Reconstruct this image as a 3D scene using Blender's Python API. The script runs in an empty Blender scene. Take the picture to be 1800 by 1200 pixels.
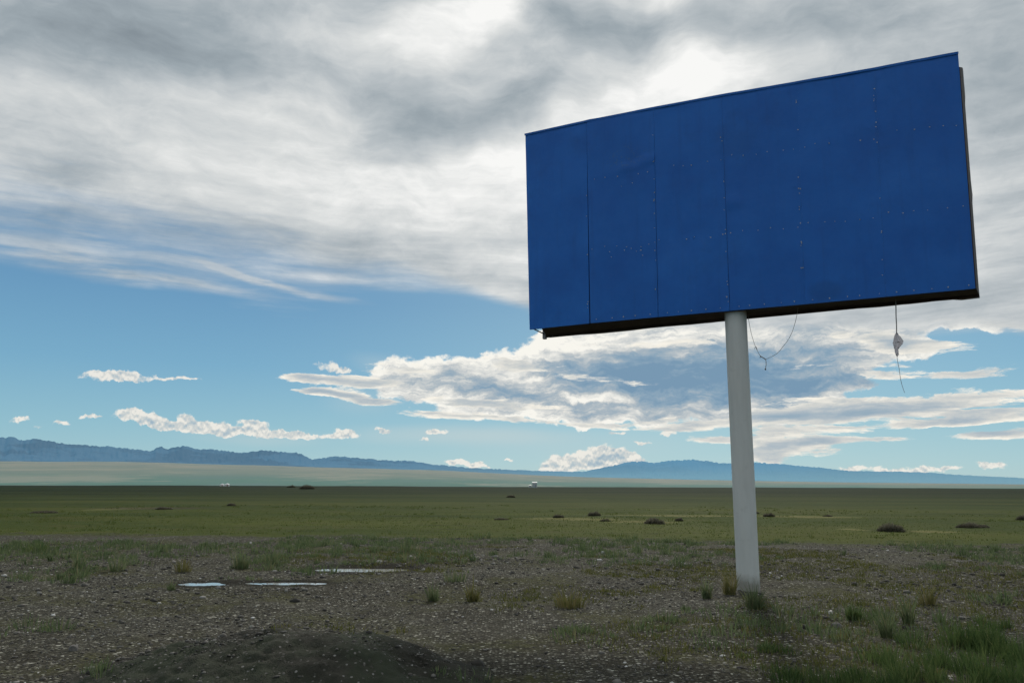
import bpy, math, random
import numpy as np
from mathutils import Vector

random.seed(7)
rng = np.random.default_rng(11)
C = bpy.context.scene.collection
sc = bpy.context.scene
R = math.radians

# ------------------------------------------------------------------ camera
F = 1400.0                                    # focal length for an 1800 wide frame
PITCH = math.atan((853.5 - 600) / F)
ROLL = R(0.19)
CAM = np.array([0.0, 0.0, 1.6])
_fw = np.array([0, math.cos(PITCH), math.sin(PITCH)])
_up0 = np.array([0, -math.sin(PITCH), math.cos(PITCH)])
_rt0 = np.array([1.0, 0, 0])
_rt = _rt0 * math.cos(ROLL) + _up0 * math.sin(ROLL)
_up = -_rt0 * math.sin(ROLL) + _up0 * math.cos(ROLL)


def ray(x, y):
    v = _fw + _rt * (x - 900) / F + _up * (600 - y) / F
    return v / np.linalg.norm(v)


def azel(x, y):
    d = ray(x, y)
    return math.degrees(math.atan2(d[0], d[1])), math.degrees(math.asin(d[2]))


def on_ground(x, y, z=0.0):
    d = ray(x, y)
    return CAM + d * (z - CAM[2]) / d[2]


cam = bpy.data.cameras.new('camera')
cam.sensor_width = 36
cam.lens = F / 1800 * 36
cam.clip_start = 0.1
cam.clip_end = 200000
camo = bpy.data.objects.new('camera', cam)
C.objects.link(camo)
from mathutils import Matrix
M = Matrix.Identity(4)
for i in range(3):
    M[i][0], M[i][1], M[i][2], M[i][3] = _rt[i], _up[i], -_fw[i], CAM[i]
camo.matrix_world = M
sc.camera = camo

# ------------------------------------------------------------------ helpers


def lin(r, g, b):
    def f(c):
        c /= 255.0
        return c / 12.92 if c <= 0.04045 else ((c + 0.055) / 1.055) ** 2.4
    return (f(r), f(g), f(b), 1.0)


def tag(o, label=None, cat=None, group=None, kind=None):
    if label:
        o['label'] = label
    if cat:
        o['category'] = cat
    if group:
        o['group'] = group
    if kind:
        o['kind'] = kind
    return o


def empty(name, loc):
    o = bpy.data.objects.new(name, None)
    o.empty_display_size = 0.2
    o.location = loc
    C.objects.link(o)
    return o


def mesh_obj(name, V, Fs, mat, parent=None, tint=None, smooth=False, mats=None, fmat=None):
    me = bpy.data.meshes.new(name)
    V = np.asarray(V, dtype=np.float64)
    if isinstance(Fs, np.ndarray):
        n, k = Fs.shape
        me.vertices.add(len(V))
        me.vertices.foreach_set('co', V.ravel())
        me.loops.add(n * k)
        me.loops.foreach_set('vertex_index', Fs.astype(np.int32).ravel())
        me.polygons.add(n)
        me.polygons.foreach_set('loop_start', np.arange(0, n * k, k, dtype=np.int32))
        me.update(calc_edges=True)
        me.validate()
    else:
        me.from_pydata([tuple(v) for v in V], [], [tuple(f) for f in Fs])
        me.update()
    if tint is not None:
        at = me.attributes.new('tint', 'FLOAT', 'POINT')
        at.data.foreach_set('value', np.asarray(tint, dtype=np.float32))
    for m in (mats or [mat]):
        me.materials.append(m)
    if fmat is not None:
        me.polygons.foreach_set('material_index', np.asarray(fmat, dtype=np.int32))
    if smooth:
        me.polygons.foreach_set('use_smooth', np.ones(len(me.polygons), dtype=bool))
    o = bpy.data.objects.new(name, me)
    C.objects.link(o)
    if parent is not None:
        o.parent = parent
        o.matrix_parent_inverse = Matrix.Translation(parent.location).inverted()
    return o


# value noise ---------------------------------------------------------------
_perm = rng.random((256, 256))


def vnoise(x, y):
    x = np.asarray(x, float); y = np.asarray(y, float)
    xi = np.floor(x).astype(int); yi = np.floor(y).astype(int)
    fx = x - xi; fy = y - yi
    fx = fx * fx * (3 - 2 * fx); fy = fy * fy * (3 - 2 * fy)
    a = _perm[xi % 256, yi % 256]; b = _perm[(xi + 1) % 256, yi % 256]
    c = _perm[xi % 256, (yi + 1) % 256]; d = _perm[(xi + 1) % 256, (yi + 1) % 256]
    return (a * (1 - fx) + b * fx) * (1 - fy) + (c * (1 - fx) + d * fx) * fy


def fbm(x, y, o=4):
    s = 0; a = 0.5; t = 0
    for i in range(o):
        s = s + a * vnoise(x * 2 ** i + 17.3 * i, y * 2 ** i + 5.1 * i); t += a; a *= 0.5
    return s / t


# node helper ---------------------------------------------------------------
class NT:
    dim = '3D'

    def __init__(self, tree):
        self.t = tree

    def n(self, typ, **kw):
        nd = self.t.nodes.new(typ)
        for k, v in kw.items():
            setattr(nd, k, v)
        return nd

    def put(self, sock, v):
        if isinstance(v, bpy.types.NodeSocket):
            self.t.links.new(v, sock)
        elif v is not None:
            if sock.type == 'VECTOR' and not isinstance(v, (int, float)):
                v = tuple(v)[:3]
            sock.default_value = v

    def math(self, op, a, b=None, c=None, clamp=False):
        nd = self.n('ShaderNodeMath', operation=op, use_clamp=clamp)
        self.put(nd.inputs[0], a); self.put(nd.inputs[1], b); self.put(nd.inputs[2], c)
        return nd.outputs[0]

    def vmath(self, op, a, b=None, scale=None):
        nd = self.n('ShaderNodeVectorMath', operation=op)
        self.put(nd.inputs[0], a); self.put(nd.inputs[1], b)
        if scale is not None:
            self.put(nd.inputs['Scale'], scale)
        return nd.outputs['Value'] if op in ('LENGTH', 'DOT_PRODUCT') else nd.outputs[0]

    def noise(self, vec, scale, detail=4, rough=0.5, color=False, dist=0.0, lac=2.0):
        nd = self.n('ShaderNodeTexNoise', noise_dimensions=self.dim)
        self.put(nd.inputs['Vector'], vec); self.put(nd.inputs['Scale'], scale)
        nd.inputs['Detail'].default_value = detail; nd.inputs['Roughness'].default_value = rough
        nd.inputs['Distortion'].default_value = dist; nd.inputs['Lacunarity'].default_value = lac
        return nd.outputs['Color'] if color else nd.outputs['Fac']

    def voro(self, vec, scale, feature='F1', out='Distance', rand=1.0):
        nd = self.n('ShaderNodeTexVoronoi', feature=feature)
        self.put(nd.inputs['Vector'], vec); self.put(nd.inputs['Scale'], scale)
        nd.inputs['Randomness'].default_value = rand
        return nd.outputs[out]

    def mapping(self, vec, loc=(0, 0, 0), rot=(0, 0, 0), scale=(1, 1, 1), typ='POINT'):
        nd = self.n('ShaderNodeMapping', vector_type=typ)
        self.put(nd.inputs['Vector'], vec)
        if typ != 'NORMAL' and typ != 'VECTOR':
            nd.inputs['Location'].default_value = loc
        nd.inputs['Rotation'].default_value = rot; nd.inputs['Scale'].default_value = scale
        return nd.outputs[0]

    def ramp(self, fac, stops, interp='LINEAR'):
        nd = self.n('ShaderNodeValToRGB')
        cr = nd.color_ramp; cr.interpolation = interp
        while len(cr.elements) < len(stops):
            cr.elements.new(0.5)
        for e, (p, c) in zip(cr.elements, stops):
            e.position = p
        for e, (p, c) in zip(cr.elements, stops):
            e.color = c if not isinstance(c, (int, float)) else (c, c, c, 1)
        self.put(nd.inputs[0], fac)
        return nd.outputs[0]

    def maprange(self, v, a, b, c=0.0, d=1.0, mode='SMOOTHSTEP'):
        nd = self.n('ShaderNodeMapRange', interpolation_type=mode)
        self.put(nd.inputs['Value'], v)
        for k, x in (('From Min', a), ('From Max', b), ('To Min', c), ('To Max', d)):
            self.put(nd.inputs[k], x)
        return nd.outputs[0]

    def mix(self, fac, a, b, blend='MIX'):
        nd = self.n('ShaderNodeMix', data_type='RGBA', blend_type=blend)
        self.put(nd.inputs[0], fac); self.put(nd.inputs[6], a); self.put(nd.inputs[7], b)
        return nd.outputs[2]

    def sep(self, v):
        nd = self.n('ShaderNodeSeparateXYZ'); self.put(nd.inputs[0], v)
        return nd.outputs

    def comb(self, x, y, z=0.0):
        nd = self.n('ShaderNodeCombineXYZ')
        self.put(nd.inputs[0], x); self.put(nd.inputs[1], y); self.put(nd.inputs[2], z)
        return nd.outputs[0]


def new_mat(name):
    m = bpy.data.materials.new(name); m.use_nodes = True
    t = NT(m.node_tree)
    b = m.node_tree.nodes['Principled BSDF']
    return m, t, b


# ------------------------------------------------------------------ sky
SUN_AZ, SUN_EL = azel(1180, -5)
world = bpy.data.worlds.new('World'); sc.world = world
world.use_nodes = True
wt = NT(world.node_tree)
bg = world.node_tree.nodes['Background']
SKY_STRENGTH = 0.1
tc = wt.n('ShaderNodeTexCoord').outputs['Generated']
dx, dy, dz = wt.sep(tc)
U = wt.math('MULTIPLY', wt.math('ARCTAN2', dx, dy), 57.29578)
Vv = wt.math('MULTIPLY', wt.math('ARCSINE', dz), 57.29578)
P = wt.comb(U, Vv, 1.0)      # degrees; the third entry is the constant of the blob equations
wt.dim = '2D'


def warp(p, scale, amp, detail=3, rough=0.5, off=0.0, stretch=(1, 1, 1)):
    q = wt.mapping(p, loc=(off, off * 1.7, off * 0.3), scale=stretch)
    c = wt.noise(q, scale, detail, rough, color=True)
    c = wt.vmath('SUBTRACT', c, (0.5, 0.5, 0.5))
    c = wt.vmath('MULTIPLY', c, (amp[0], amp[1], 0))
    return wt.vmath('ADD', p, c)


def blob_params(px, py, rx, ry, rot):
    a0 = np.array(azel(px, py))
    cr, sr = math.cos(R(rot)), math.sin(R(rot))
    ax = np.array(azel(px + 20 * cr, py + 20 * sr)) - a0      # rot > 0 : falls to the right
    ay = np.array(azel(px - 20 * sr, py + 20 * cr)) - a0
    return a0, math.atan2(ax[1], ax[0]), np.linalg.norm(ax) / 20 * rx, np.linalg.norm(ay) / 20 * ry


def blobs(p, items, start=0.0):
    acc = start
    for (px, py, rx, ry, rot, amp) in items:
        a0, ang, sx, sy = blob_params(px, py, rx, ry, rot)
        ca, sa_ = math.cos(ang), math.sin(ang)
        x1 = wt.vmath('DOT_PRODUCT', p, (ca / sx, sa_ / sx, -(ca * a0[0] + sa_ * a0[1]) / sx))
        y1 = wt.vmath('DOT_PRODUCT', p, (-sa_ / sy, ca / sy, -(-sa_ * a0[0] + ca * a0[1]) / sy))
        r2 = wt.math('MULTIPLY_ADD', y1, y1, wt.math('MULTIPLY', x1, x1))
        q = wt.math('SUBTRACT', 1.0, r2, clamp=True)
        acc = wt.math('MULTIPLY_ADD', wt.math('MULTIPLY', q, q), amp, acc)
    return acc


# clear air
nish = wt.n('ShaderNodeTexSky', sky_type='NISHITA')
nish.sun_disc = False
nish.sun_elevation = R(SUN_EL)
nish.sun_rotation = R(SUN_AZ)
nish.altitude = 1200
nish.air_density = 1.0; nish.dust_density = 1.2; nish.ozone_density = 1.5
nish_c = nish.outputs[0]
elf = wt.math('DIVIDE', Vv, 40.0, clamp=True)
air = wt.ramp(elf, [(0.0, lin(158, 194, 201)), (0.04, lin(150, 192, 204)), (0.10, lin(135, 184, 202)), (0.20, lin(113, 167, 197)),
                    (0.32, lin(99, 150, 187)), (0.45, lin(110, 152, 188)), (1.0, lin(100, 142, 182))])
# brighter and paler below the sun
glow = blobs(P, [(1250, 650, 900, 420, 0, 0.35)])
air = wt.mix(glow, air, lin(160, 200, 210))
air = wt.vmath('SCALE', air, scale=1.0 / SKY_STRENGTH)
air = wt.mix(0.9, nish_c, air)


def cloudcol(c):
    return wt.vmath('SCALE', c, scale=1.0 / SKY_STRENGTH)


# --- the great sheet overhead


def edge_ramp(pts, lo, hi, scale):
    st = []
    for (x, y) in pts:
        a, e = azel(x, y)
        st.append(((a - lo) / (hi - lo), e / scale))
    return st


LO, HI = -40.0, 40.0
uf = wt.maprange(U, LO, HI, 0, 1, 'LINEAR')
edge = wt.ramp(uf, edge_ramp([(-60, 372), (0, 382), (150, 412), (300, 440), (450, 468), (560, 490), (660, 484), (720, 490), (800, 506), (880, 530), (940, 550), (1100, 560), (1400, 570), (1600, 575), (1720, 572), (1800, 588)], LO, HI, 40.0))
edge = wt.math('MULTIPLY', edge, 40.0)
soft = wt.ramp(uf, [(0.0, 0.30), (0.30, 0.25), (0.40, 0.12), (0.48, 0.045), (0.8, 0.05), (1.0, 0.06)])
soft = wt.math('MULTIPLY', soft, 10.0)
pr = warp(P, 0.045, (9, 2.6), 3, 0.5, 2.0)
pst = wt.mapping(pr, rot=(0, 0, R(11)), scale=(0.085, 1.0, 1))
st1 = wt.noise(pst, 0.7, 8, 0.62)
st2 = wt.noise(wt.mapping(pr, rot=(0, 0, R(-4)), scale=(0.16, 1.0, 1), loc=(7, 3, 2)), 0.8, 7, 0.6)
streak = wt.math('ADD', wt.math('SUBTRACT', st1, 0.5), wt.math('MULTIPLY', wt.math('SUBTRACT', st2, 0.5), 0.6))
rise = wt.math('SUBTRACT', wt.vmath('DOT_PRODUCT', pr, (0, 1, 0)), edge)
rise = wt.math('SUBTRACT', Vv, edge) if False else rise
rise = wt.math('ADD', rise, wt.math('MULTIPLY', streak, wt.math('MULTIPLY', soft, 1.7)))
a_s = wt.maprange(wt.math('DIVIDE', rise, soft), -1.0, 1.3)
wisps = blobs(warp(P, 0.08, (6, 1.0), 4, 0.6, 12.0), [(150, 478, 330, 20, 9, 0.8), (330, 498, 260, 16, 9, 0.55), (460, 492, 190, 10, 14, 0.75), (560, 512, 120, 10, 12, 0.5), (60, 440, 240, 26, 10, 0.5), (160, 425, 460, 70, 9, 0.52), (420, 480, 260, 40, 12, 0.3), (700, 500, 160, 16, 5, 0.4),
                                                            (905, 528, 30, 10, 8, 0.8), (880, 520, 70, 20, 20, 0.5), (60, 385, 160, 20, 12, 0.4)])
wisps = wt.math('MULTIPLY', wisps, wt.maprange(st1, 0.32, 0.62, 0.25, 1.0))
a_s = wt.math('MAXIMUM', a_s, wt.math('MINIMUM', wisps, 0.75))
pb = warp(P, 0.09, (7, 4.5), 4, 0.5, 20.0)
bright = blobs(pb, [
    # dark bellies
    (150, 40, 560, 150, 3, -0.34), (430, 120, 330, 75, 12, -0.20), (620, 10, 220, 50, -8, -0.10),
    (690, 160, 150, 75, 25, -0.24), (820, 215, 250, 70, -12, -0.28), (910, 170, 120, 60, -20, -0.14), (680, 290, 150, 26, 5, -0.14),
    (1040, 50, 190, 60, 5, -0.36), (940, 10, 100, 50, 0, -0.1), (1130, 30, 120, 36, 0, -0.16), (1330, 50, 200, 70, 0, -0.16), (1600, 60, 500, 130, 0, -0.2), (1790, 200, 200, 240, 0, -0.16),
    (110, 310, 170, 30, 8, -0.18), (300, 405, 300, 34, 9, -0.14), (60, 370, 200, 40, 8, -0.22), (560, 440, 300, 34, 16, -0.14), (820, 470, 160, 40, 12, -0.10),
    (1760, 410, 120, 50, 0, -0.10), (1650, 555, 260, 40, 3, -0.20),
    # bright windows
    (790, 60, 260, 90, -22, 0.42), (850, 5, 120, 60, -10, 0.22), (1160, 150, 260, 90, -12, 0.30), (1200, 110, 150, 60, 0, 0.1), (960, 240, 220, 80, -15, 0.24), (1170, -15, 80, 45, 0, 0.4),
    (540, 190, 280, 70, 8, 0.20), (420, 260, 380, 90, 8, 0.20), (960, 300, 260, 130, 0, 0.16), (930, 470, 220, 60, 10, 0.14), (1300, 130, 240, 60, -8, 0.15), (1110, 150, 400, 140, -10, 0.06), (850, 340, 380, 130, 0, 0.24), (640, 360, 330, 90, 8, 0.18), (430, 330, 300, 70, 8, 0.12), (1720, 330, 200, 90, 0, 0.10), (1300, -80, 500, 120, 0, 0.2),
], 0.56)
fine = wt.noise(wt.mapping(pb, rot=(0, 0, R(8)), scale=(0.5, 1.3, 1)), 0.20, 6, 0.58)
bright = wt.math('ADD', bright, wt.math('MULTIPLY', wt.math('SUBTRACT', fine, 0.5), 0.55))
fine2 = wt.noise(wt.mapping(pb, rot=(0, 0, R(10)), scale=(0.45, 1.2, 1), loc=(4, 9, 0)), 0.7, 8, 0.62)
bright = wt.math('MULTIPLY_ADD', wt.math('SUBTRACT', fine2, 0.5), 0.32, bright)
lowmask = wt.maprange(Vv, 24.0, 13.0)
bright = wt.math('ADD', bright, wt.math('MULTIPLY', streak, wt.math('MULTIPLY_ADD', lowmask, 0.55, 0.12)))
cb = wt.ramp(bright, [(0.0, lin(134, 145, 153)), (0.25, lin(156, 167, 174)), (0.5, lin(186, 193, 197)), (0.75, lin(216, 219, 219)), (1.0, lin(248, 248, 246))])
# --- thin veil low in the sky
pv = warp(P, 0.12, (4, 1.0), 4, 0.55, 3.0, (0.5, 2, 1))
veil = blobs(pv, [(800, 765, 260, 26, 0, 0.75), (450, 770, 170, 22, 0, 0.45), (700, 640, 90, 26, 10, 0.35), (640, 700, 90, 40, 0, 0.3), (1000, 780, 300, 40, 0, 0.35)])
veil = wt.math('MULTIPLY', veil, 0.75, clamp=True)
sky = wt.mix(veil, air, cloudcol(lin(193, 208, 210)))

# --- small far cumulus: puffs on the horizon
ps = warp(P, 0.75, (1.5, 0.9), 5, 0.62, 1.0)
small_list = [
    (985, 815, 60, 22, 0, 1.1), (1060, 800, 52, 26, 0, 1.3), (1062, 806, 95, 22, 0, 1.3), (1100, 806, 50, 18, 10, 1.1), (1035, 818, 110, 12, 0, 1.0),
    (800, 813, 34, 8, 0, 1.0), (835, 817, 40, 7, 0, 1.0), (890, 808, 14, 4, 0, 0.8),
    (238, 731, 46, 15, 12, 1.5), (280, 742, 60, 15, 15, 1.5), (335, 741, 38, 15, 10, 1.5), (375, 752, 85, 17, 8, 1.7), (450, 745, 42, 12, 5, 1.4),
    (460, 760, 80, 12, 5, 1.6), (525, 765, 60, 10, 5, 1.4), (330, 752, 90, 12, 8, 1.0), (595, 765, 50, 10, 0, 1.1), (605, 757, 22, 10, 0, 1.0),
    (674, 755, 18, 7, 0, 1.0), (766, 757, 32, 7, 0, 1.1), (745, 771, 12, 5, 0, 0.8), (110, 744, 26, 7, 0, 0.9), (30, 736, 26, 8, 0, 0.75), (65, 748, 18, 5, 0, 0.7),
    (166, 733, 34, 5, 0, 0.8), (1175, 762, 30, 6, 0, 1.0), (1130, 778, 30, 5, 3, 0.9), (1085, 759, 24, 4, 0, 0.8),
    (1560, 826, 50, 9, 0, 1.0), (1615, 824, 36, 10, 0, 1.0), (1665, 820, 50, 9, 0, 0.9), (1745, 818, 40, 11, 8, 1.0), (1500, 824, 40, 8, 0, 0.9), (1330, 806, 40, 8, 0, 0.8),
    (205, 659, 90, 12, 3, 1.25), (215, 668, 60, 6, 2, 0.8), (310, 666, 60, 5, 2, 0.9),
    (590, 648, 50, 14, 12, 0.85),
]
ns = wt.noise(P, 1.35, 7, 0.58)
sbl = blobs(ps, small_list)
ds = wt.math('MULTIPLY_ADD', wt.math('MULTIPLY', wt.math('SUBTRACT', ns, 0.5), 1.35), wt.math('MULTIPLY', sbl, 4.0, clamp=True), sbl)
as_ = wt.maprange(ds, 0.24, 0.72)
ns2 = wt.noise(wt.vmath('ADD', P, (0.0, -0.2, 0.0)), 1.35, 6, 0.55)
rel = wt.math('SUBTRACT', ns, ns2)                              # slope of the puffs : lit tops
es = wt.math('ADD', wt.math('MULTIPLY_ADD', ds, -0.26, 1.1), wt.math('MULTIPLY', rel, 3.0))
cs = wt.ramp(es, [(0.0, lin(160, 180, 195)), (0.35, lin(186, 198, 203)), (0.7, lin(214, 215, 211)), (1.0, lin(240, 236, 227))])
as_ = wt.math('MULTIPLY', as_, 0.92)
low_clear = wt.mix(as_, sky, cloudcol(cs))
mid_clear = sky

# --- main cumulus bank
pc = warp(P, 0.26, (4.6, 2.2), 7, 0.58, 5.0)
bank = [
    (735, 668, 130, 55, 10, 1.3), (690, 650, 75, 32, 10, 1.0), (830, 660, 130, 50, 5, 1.3), (960, 650, 160, 70, -8, 1.4), (930, 690, 280, 60, 5, 1.3),
    (1050, 620, 190, 80, -10, 1.5), (1150, 670, 300, 110, 0, 1.6), (1250, 600, 260, 90, -5, 1.5), (1420, 620, 260, 120, 0, 1.5), (1300, 700, 300, 70, 0, 1.2),
    (790, 722, 80, 22, 3, 1.0), (1000, 730, 220, 26, 4, 1.0), (1500, 560, 350, 70, 3, 1.2), (1000, 590, 90, 30, -25, 0.8),
    (1730, 545, 200, 40, 10, 1.0), (1700, 592, 170, 22, 4, -1.2), (1600, 690, 200, 30, 0, -0.9), (1680, 650, 200, 30, 0, -0.8),
]
pn = wt.mapping(P, scale=(0.62, 1.25, 1))
nc = wt.noise(pn, 0.42, 8, 0.55)
bb_ = blobs(pc, bank)
dc = wt.math('MULTIPLY_ADD', wt.math('MULTIPLY', wt.math('SUBTRACT', nc, 0.5), 1.9), wt.math('MULTIPLY', bb_, 4.0, clamp=True), bb_)
ac = wt.maprange(dc, 0.32, 0.66)
nc2 = wt.noise(wt.vmath('ADD', pn, (-0.1, -0.75, 0.0)), 0.42, 8, 0.55)
relc = wt.math('SUBTRACT', nc, nc2)
shade = blobs(pc, [(1200, 680, 280, 70, 0, 0.66), (1420, 655, 250, 66, 0, 0.72), (1090, 655, 160, 34, 3, 0.42), (990, 705, 200, 24, 5, 0.30), (850, 690, 110, 22, 5, 0.26), (820, 720, 120, 14, 3, 0.15),
                   (1210, 640, 200, 46, 0, 0.30), (700, 630, 160, 40, 5, -0.22), (960, 605, 200, 44, -10, -0.40), (1150, 598, 200, 30, -4, -0.35), (1050, 698, 90, 14, 2, -0.75), (1000, 745, 240, 14, 4, -0.45), (900, 660, 150, 14, 8, -0.25), (1020, 632, 120, 12, 4, -0.35),
                   (1330, 575, 160, 30, 0, -0.25)])
nf = wt.noise(wt.mapping(pc, rot=(0, 0, R(4)), scale=(0.34, 1.7, 1)), 1.1, 8, 0.64)
ec = wt.math('MULTIPLY_ADD', wt.math('SUBTRACT', dc, 0.5), 0.20, shade)
ec = wt.math('MULTIPLY_ADD', ec, -0.8, 0.90)
ec = wt.math('MULTIPLY_ADD', relc, 1.1, ec)
ec = wt.math('MULTIPLY_ADD', wt.math('SUBTRACT', nf, 0.5), 1.15, ec)
cc = wt.ramp(ec, [(0.0, lin(120, 152, 178)), (0.25, lin(139, 165, 185)), (0.5, lin(170, 183, 192)), (0.72, lin(208, 211, 210)), (1.0, lin(248, 246, 238))])

# --- flat streaks of stratocumulus to the right
pt = warp(P, 0.2, (5, 1.1), 6, 0.6, 9.0, (0.5, 2.0, 1))
streak_list = [
    (550, 668, 85, 13, 4, 1.3), (590, 689, 110, 12, 3, 1.3), (660, 702, 90, 11, 5, 1.1), (650, 672, 120, 15, 5, 1.0), (760, 660, 170, 16, 6, 0.7), (820, 704, 170, 14, 4, 0.65), (900, 640, 170, 14, 3, 0.55), (780, 730, 110, 14, 2, 0.8), (700, 640, 110, 14, 8, 0.5),
    (1600, 705, 420, 30, -2, 0.8), (1420, 755, 200, 36, -8, 0.9), (1370, 792, 150, 26, -5, 1.0), (1560, 722, 420, 22, -2, 0.7), (1700, 735, 200, 22, -4, 0.8),
    (1510, 772, 170, 10, -2, 0.9), (1760, 762, 120, 16, -4, 1.0), (1620, 744, 240, 12, -2, 0.6), (1240, 745, 120, 20, -3, 0.8), (1270, 775, 90, 14, 0, 0.9),
    (1660, 653, 260, 16, -2, 0.8), (1760, 690, 140, 12, -3, 0.5), (1600, 606, 160, 20, 3, 0.8), (1760, 565, 260, 26, 8, 0.9), (1560, 590, 160, 18, 0, 0.6),
    (1390, 725, 130, 30, -8, 0.6), (1500, 640, 200, 12, -3, 0.5), (1480, 728, 240, 12, -3, 0.6), (1000, 745, 300, 10, 3, 0.7), (1130, 738, 120, 9, -5, 0.7), (900, 715, 200, 12, 4, 0.5), (1000, 660, 260, 14, 6, 0.35), (1130, 610, 260, 18, -4, 0.5),
    # gaps
    (1700, 590, 150, 14, 4, -1.0), (1660, 632, 110, 8, 3, -0.7), (1540, 692, 120, 9, -2, -1.1), (1780, 672, 90, 9, -2, -0.9), (1500, 745, 90, 7, -3, -0.6), (1700, 716, 120, 5, -2, -0.5), (1420, 680, 120, 22, -8, -0.5), (1660, 755, 140, 8, -2, -0.7),
]
pq = wt.mapping(pt, rot=(0, 0, R(2)), scale=(0.36, 1.7, 1))
nt = wt.noise(pq, 0.6, 9, 0.68)
sb = blobs(pt, streak_list)
dt = wt.math('MULTIPLY_ADD', wt.math('MULTIPLY', wt.math('SUBTRACT', nt, 0.5), 2.6), wt.math('MULTIPLY', sb, 4.0, clamp=True), sb)
at_ = wt.maprange(dt, 0.30, 0.72)
nt2 = wt.noise(wt.vmath('ADD', pq, (0.0, -0.45, 0.0)), 0.6, 7, 0.62)
relt = wt.math('SUBTRACT', nt, nt2)
et = wt.math('ADD', wt.math('MULTIPLY_ADD', dt, -0.62, 1.18), wt.math('MULTIPLY', relt, 1.7))
ct = wt.ramp(et, [(0.0, lin(150, 172, 188)), (0.35, lin(176, 188, 196)), (0.65, lin(208, 210, 207)), (1.0, lin(248, 243, 231))])

# --- put together by direction : each part of the sky is only worked out where it is seen
def background(col):
    nd = wt.n('ShaderNodeBackground')
    nd.inputs['Strength'].default_value = SKY_STRENGTH
    wt.put(nd.inputs['Color'], col)
    return nd.outputs[0]


def pick(fac, a, b):
    nd = wt.n('ShaderNodeMixShader')
    wt.put(nd.inputs[0], fac)
    wt.t.links.new(a, nd.inputs[1]); wt.t.links.new(b, nd.inputs[2])
    return nd.outputs[0]


def stack(clear):
    k = wt.mix(ac, clear, cloudcol(cc))
    k = wt.mix(at_, k, cloudcol(ct))
    return wt.mix(a_s, k, cloudcol(cb))


low_sky = stack(low_clear)
mid_sky = stack(mid_clear)
low_sky = wt.mix(wt.maprange(Vv, -1.5, -0.3), (0.5, 0.55, 0.5, 1), low_sky)
high_sky = wt.mix(a_s, air, cloudcol(cb))
rest_n = wt.noise(wt.mapping(P, scale=(1, 1.6, 1)), 0.05, 4, 0.55)
rest_c = wt.ramp(rest_n, [(0.3, lin(150, 160, 168)), (0.5, lin(188, 195, 199)), (0.7, lin(222, 224, 224))])
rest = wt.mix(wt.maprange(wt.math('MULTIPLY_ADD', rest_n, 20.0, Vv), 16.0, 26.0), air, cloudcol(rest_c))
ahead = wt.math('LESS_THAN', wt.math('ABSOLUTE', U), 42.0)
ahead = wt.math('MULTIPLY', ahead, wt.math('LESS_THAN', Vv, 46.0))
ahead = wt.math('MULTIPLY', ahead, wt.math('GREATER_THAN', Vv, -3.0))
out = pick(wt.math('GREATER_THAN', Vv, 10.0), background(low_sky), background(mid_sky))
out = pick(wt.math('GREATER_THAN', Vv, 19.5), out, background(high_sky))
out = pick(ahead, background(rest), out)
wt.t.links.new(out, wt.t.nodes['World Output'].inputs[0])
wt.t.nodes.remove(bg)
world.cycles.sampling_method = 'MANUAL'
world.cycles.sample_map_resolution = 512

sun = bpy.data.lights.new('sun', 'SUN')
sun.energy = 2.0
sun.angle = R(5)
sun.color = (1.0, 0.95, 0.87)
suno = bpy.data.objects.new('sun', sun)
C.objects.link(suno)
sd = Vector((math.sin(R(SUN_AZ)) * math.cos(R(SUN_EL)), math.cos(R(SUN_AZ)) * math.cos(R(SUN_EL)), math.sin(R(SUN_EL))))
suno.rotation_euler = sd.to_track_quat('Z', 'Y').to_euler()
suno.location = (0, 0, 30)

sc.cycles.use_adaptive_sampling = True
sc.cycles.adaptive_threshold = 0.02
sc.cycles.adaptive_min_samples = 8
sc.cycles.max_bounces = 4
sc.cycles.diffuse_bounces = 1
sc.cycles.glossy_bounces = 2
sc.cycles.transmission_bounces = 2
sc.cycles.caustics_reflective = False
sc.cycles.caustics_refractive = False
sc.view_settings.view_transform = 'Standard'
sc.view_settings.look = 'None'
sc.view_settings.exposure = 0

# ------------------------------------------------------------------ ground
R0 = 2200.0
# puddles : centre pixel, half width px, half depth m
PUD = [(362, 1025, 46, 0.20), (500, 1024, 72, 0.15), (645, 1000.5, 92, 0.30)]
pud = []
for (x, y, hw, hd) in PUD:
    c = on_ground(x, y)
    e = on_ground(x + hw, y)
    pud.append((c[0], c[1], e[0] - c[0], hd))
BAJ = [azel(x, y) for (x, y) in [(-300, 804), (0, 806), (150, 807), (300, 809), (450, 814), (600, 819), (750, 823), (900, 831), (1050, 837), (1200, 841), (1350, 844), (1500, 846.5), (1800, 850), (2100, 851)]]
BAJ_A = np.array([b[0] for b in BAJ]); BAJ_E = np.tan(np.radians([max(b[1], 0.05) for b in BAJ]))


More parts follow.
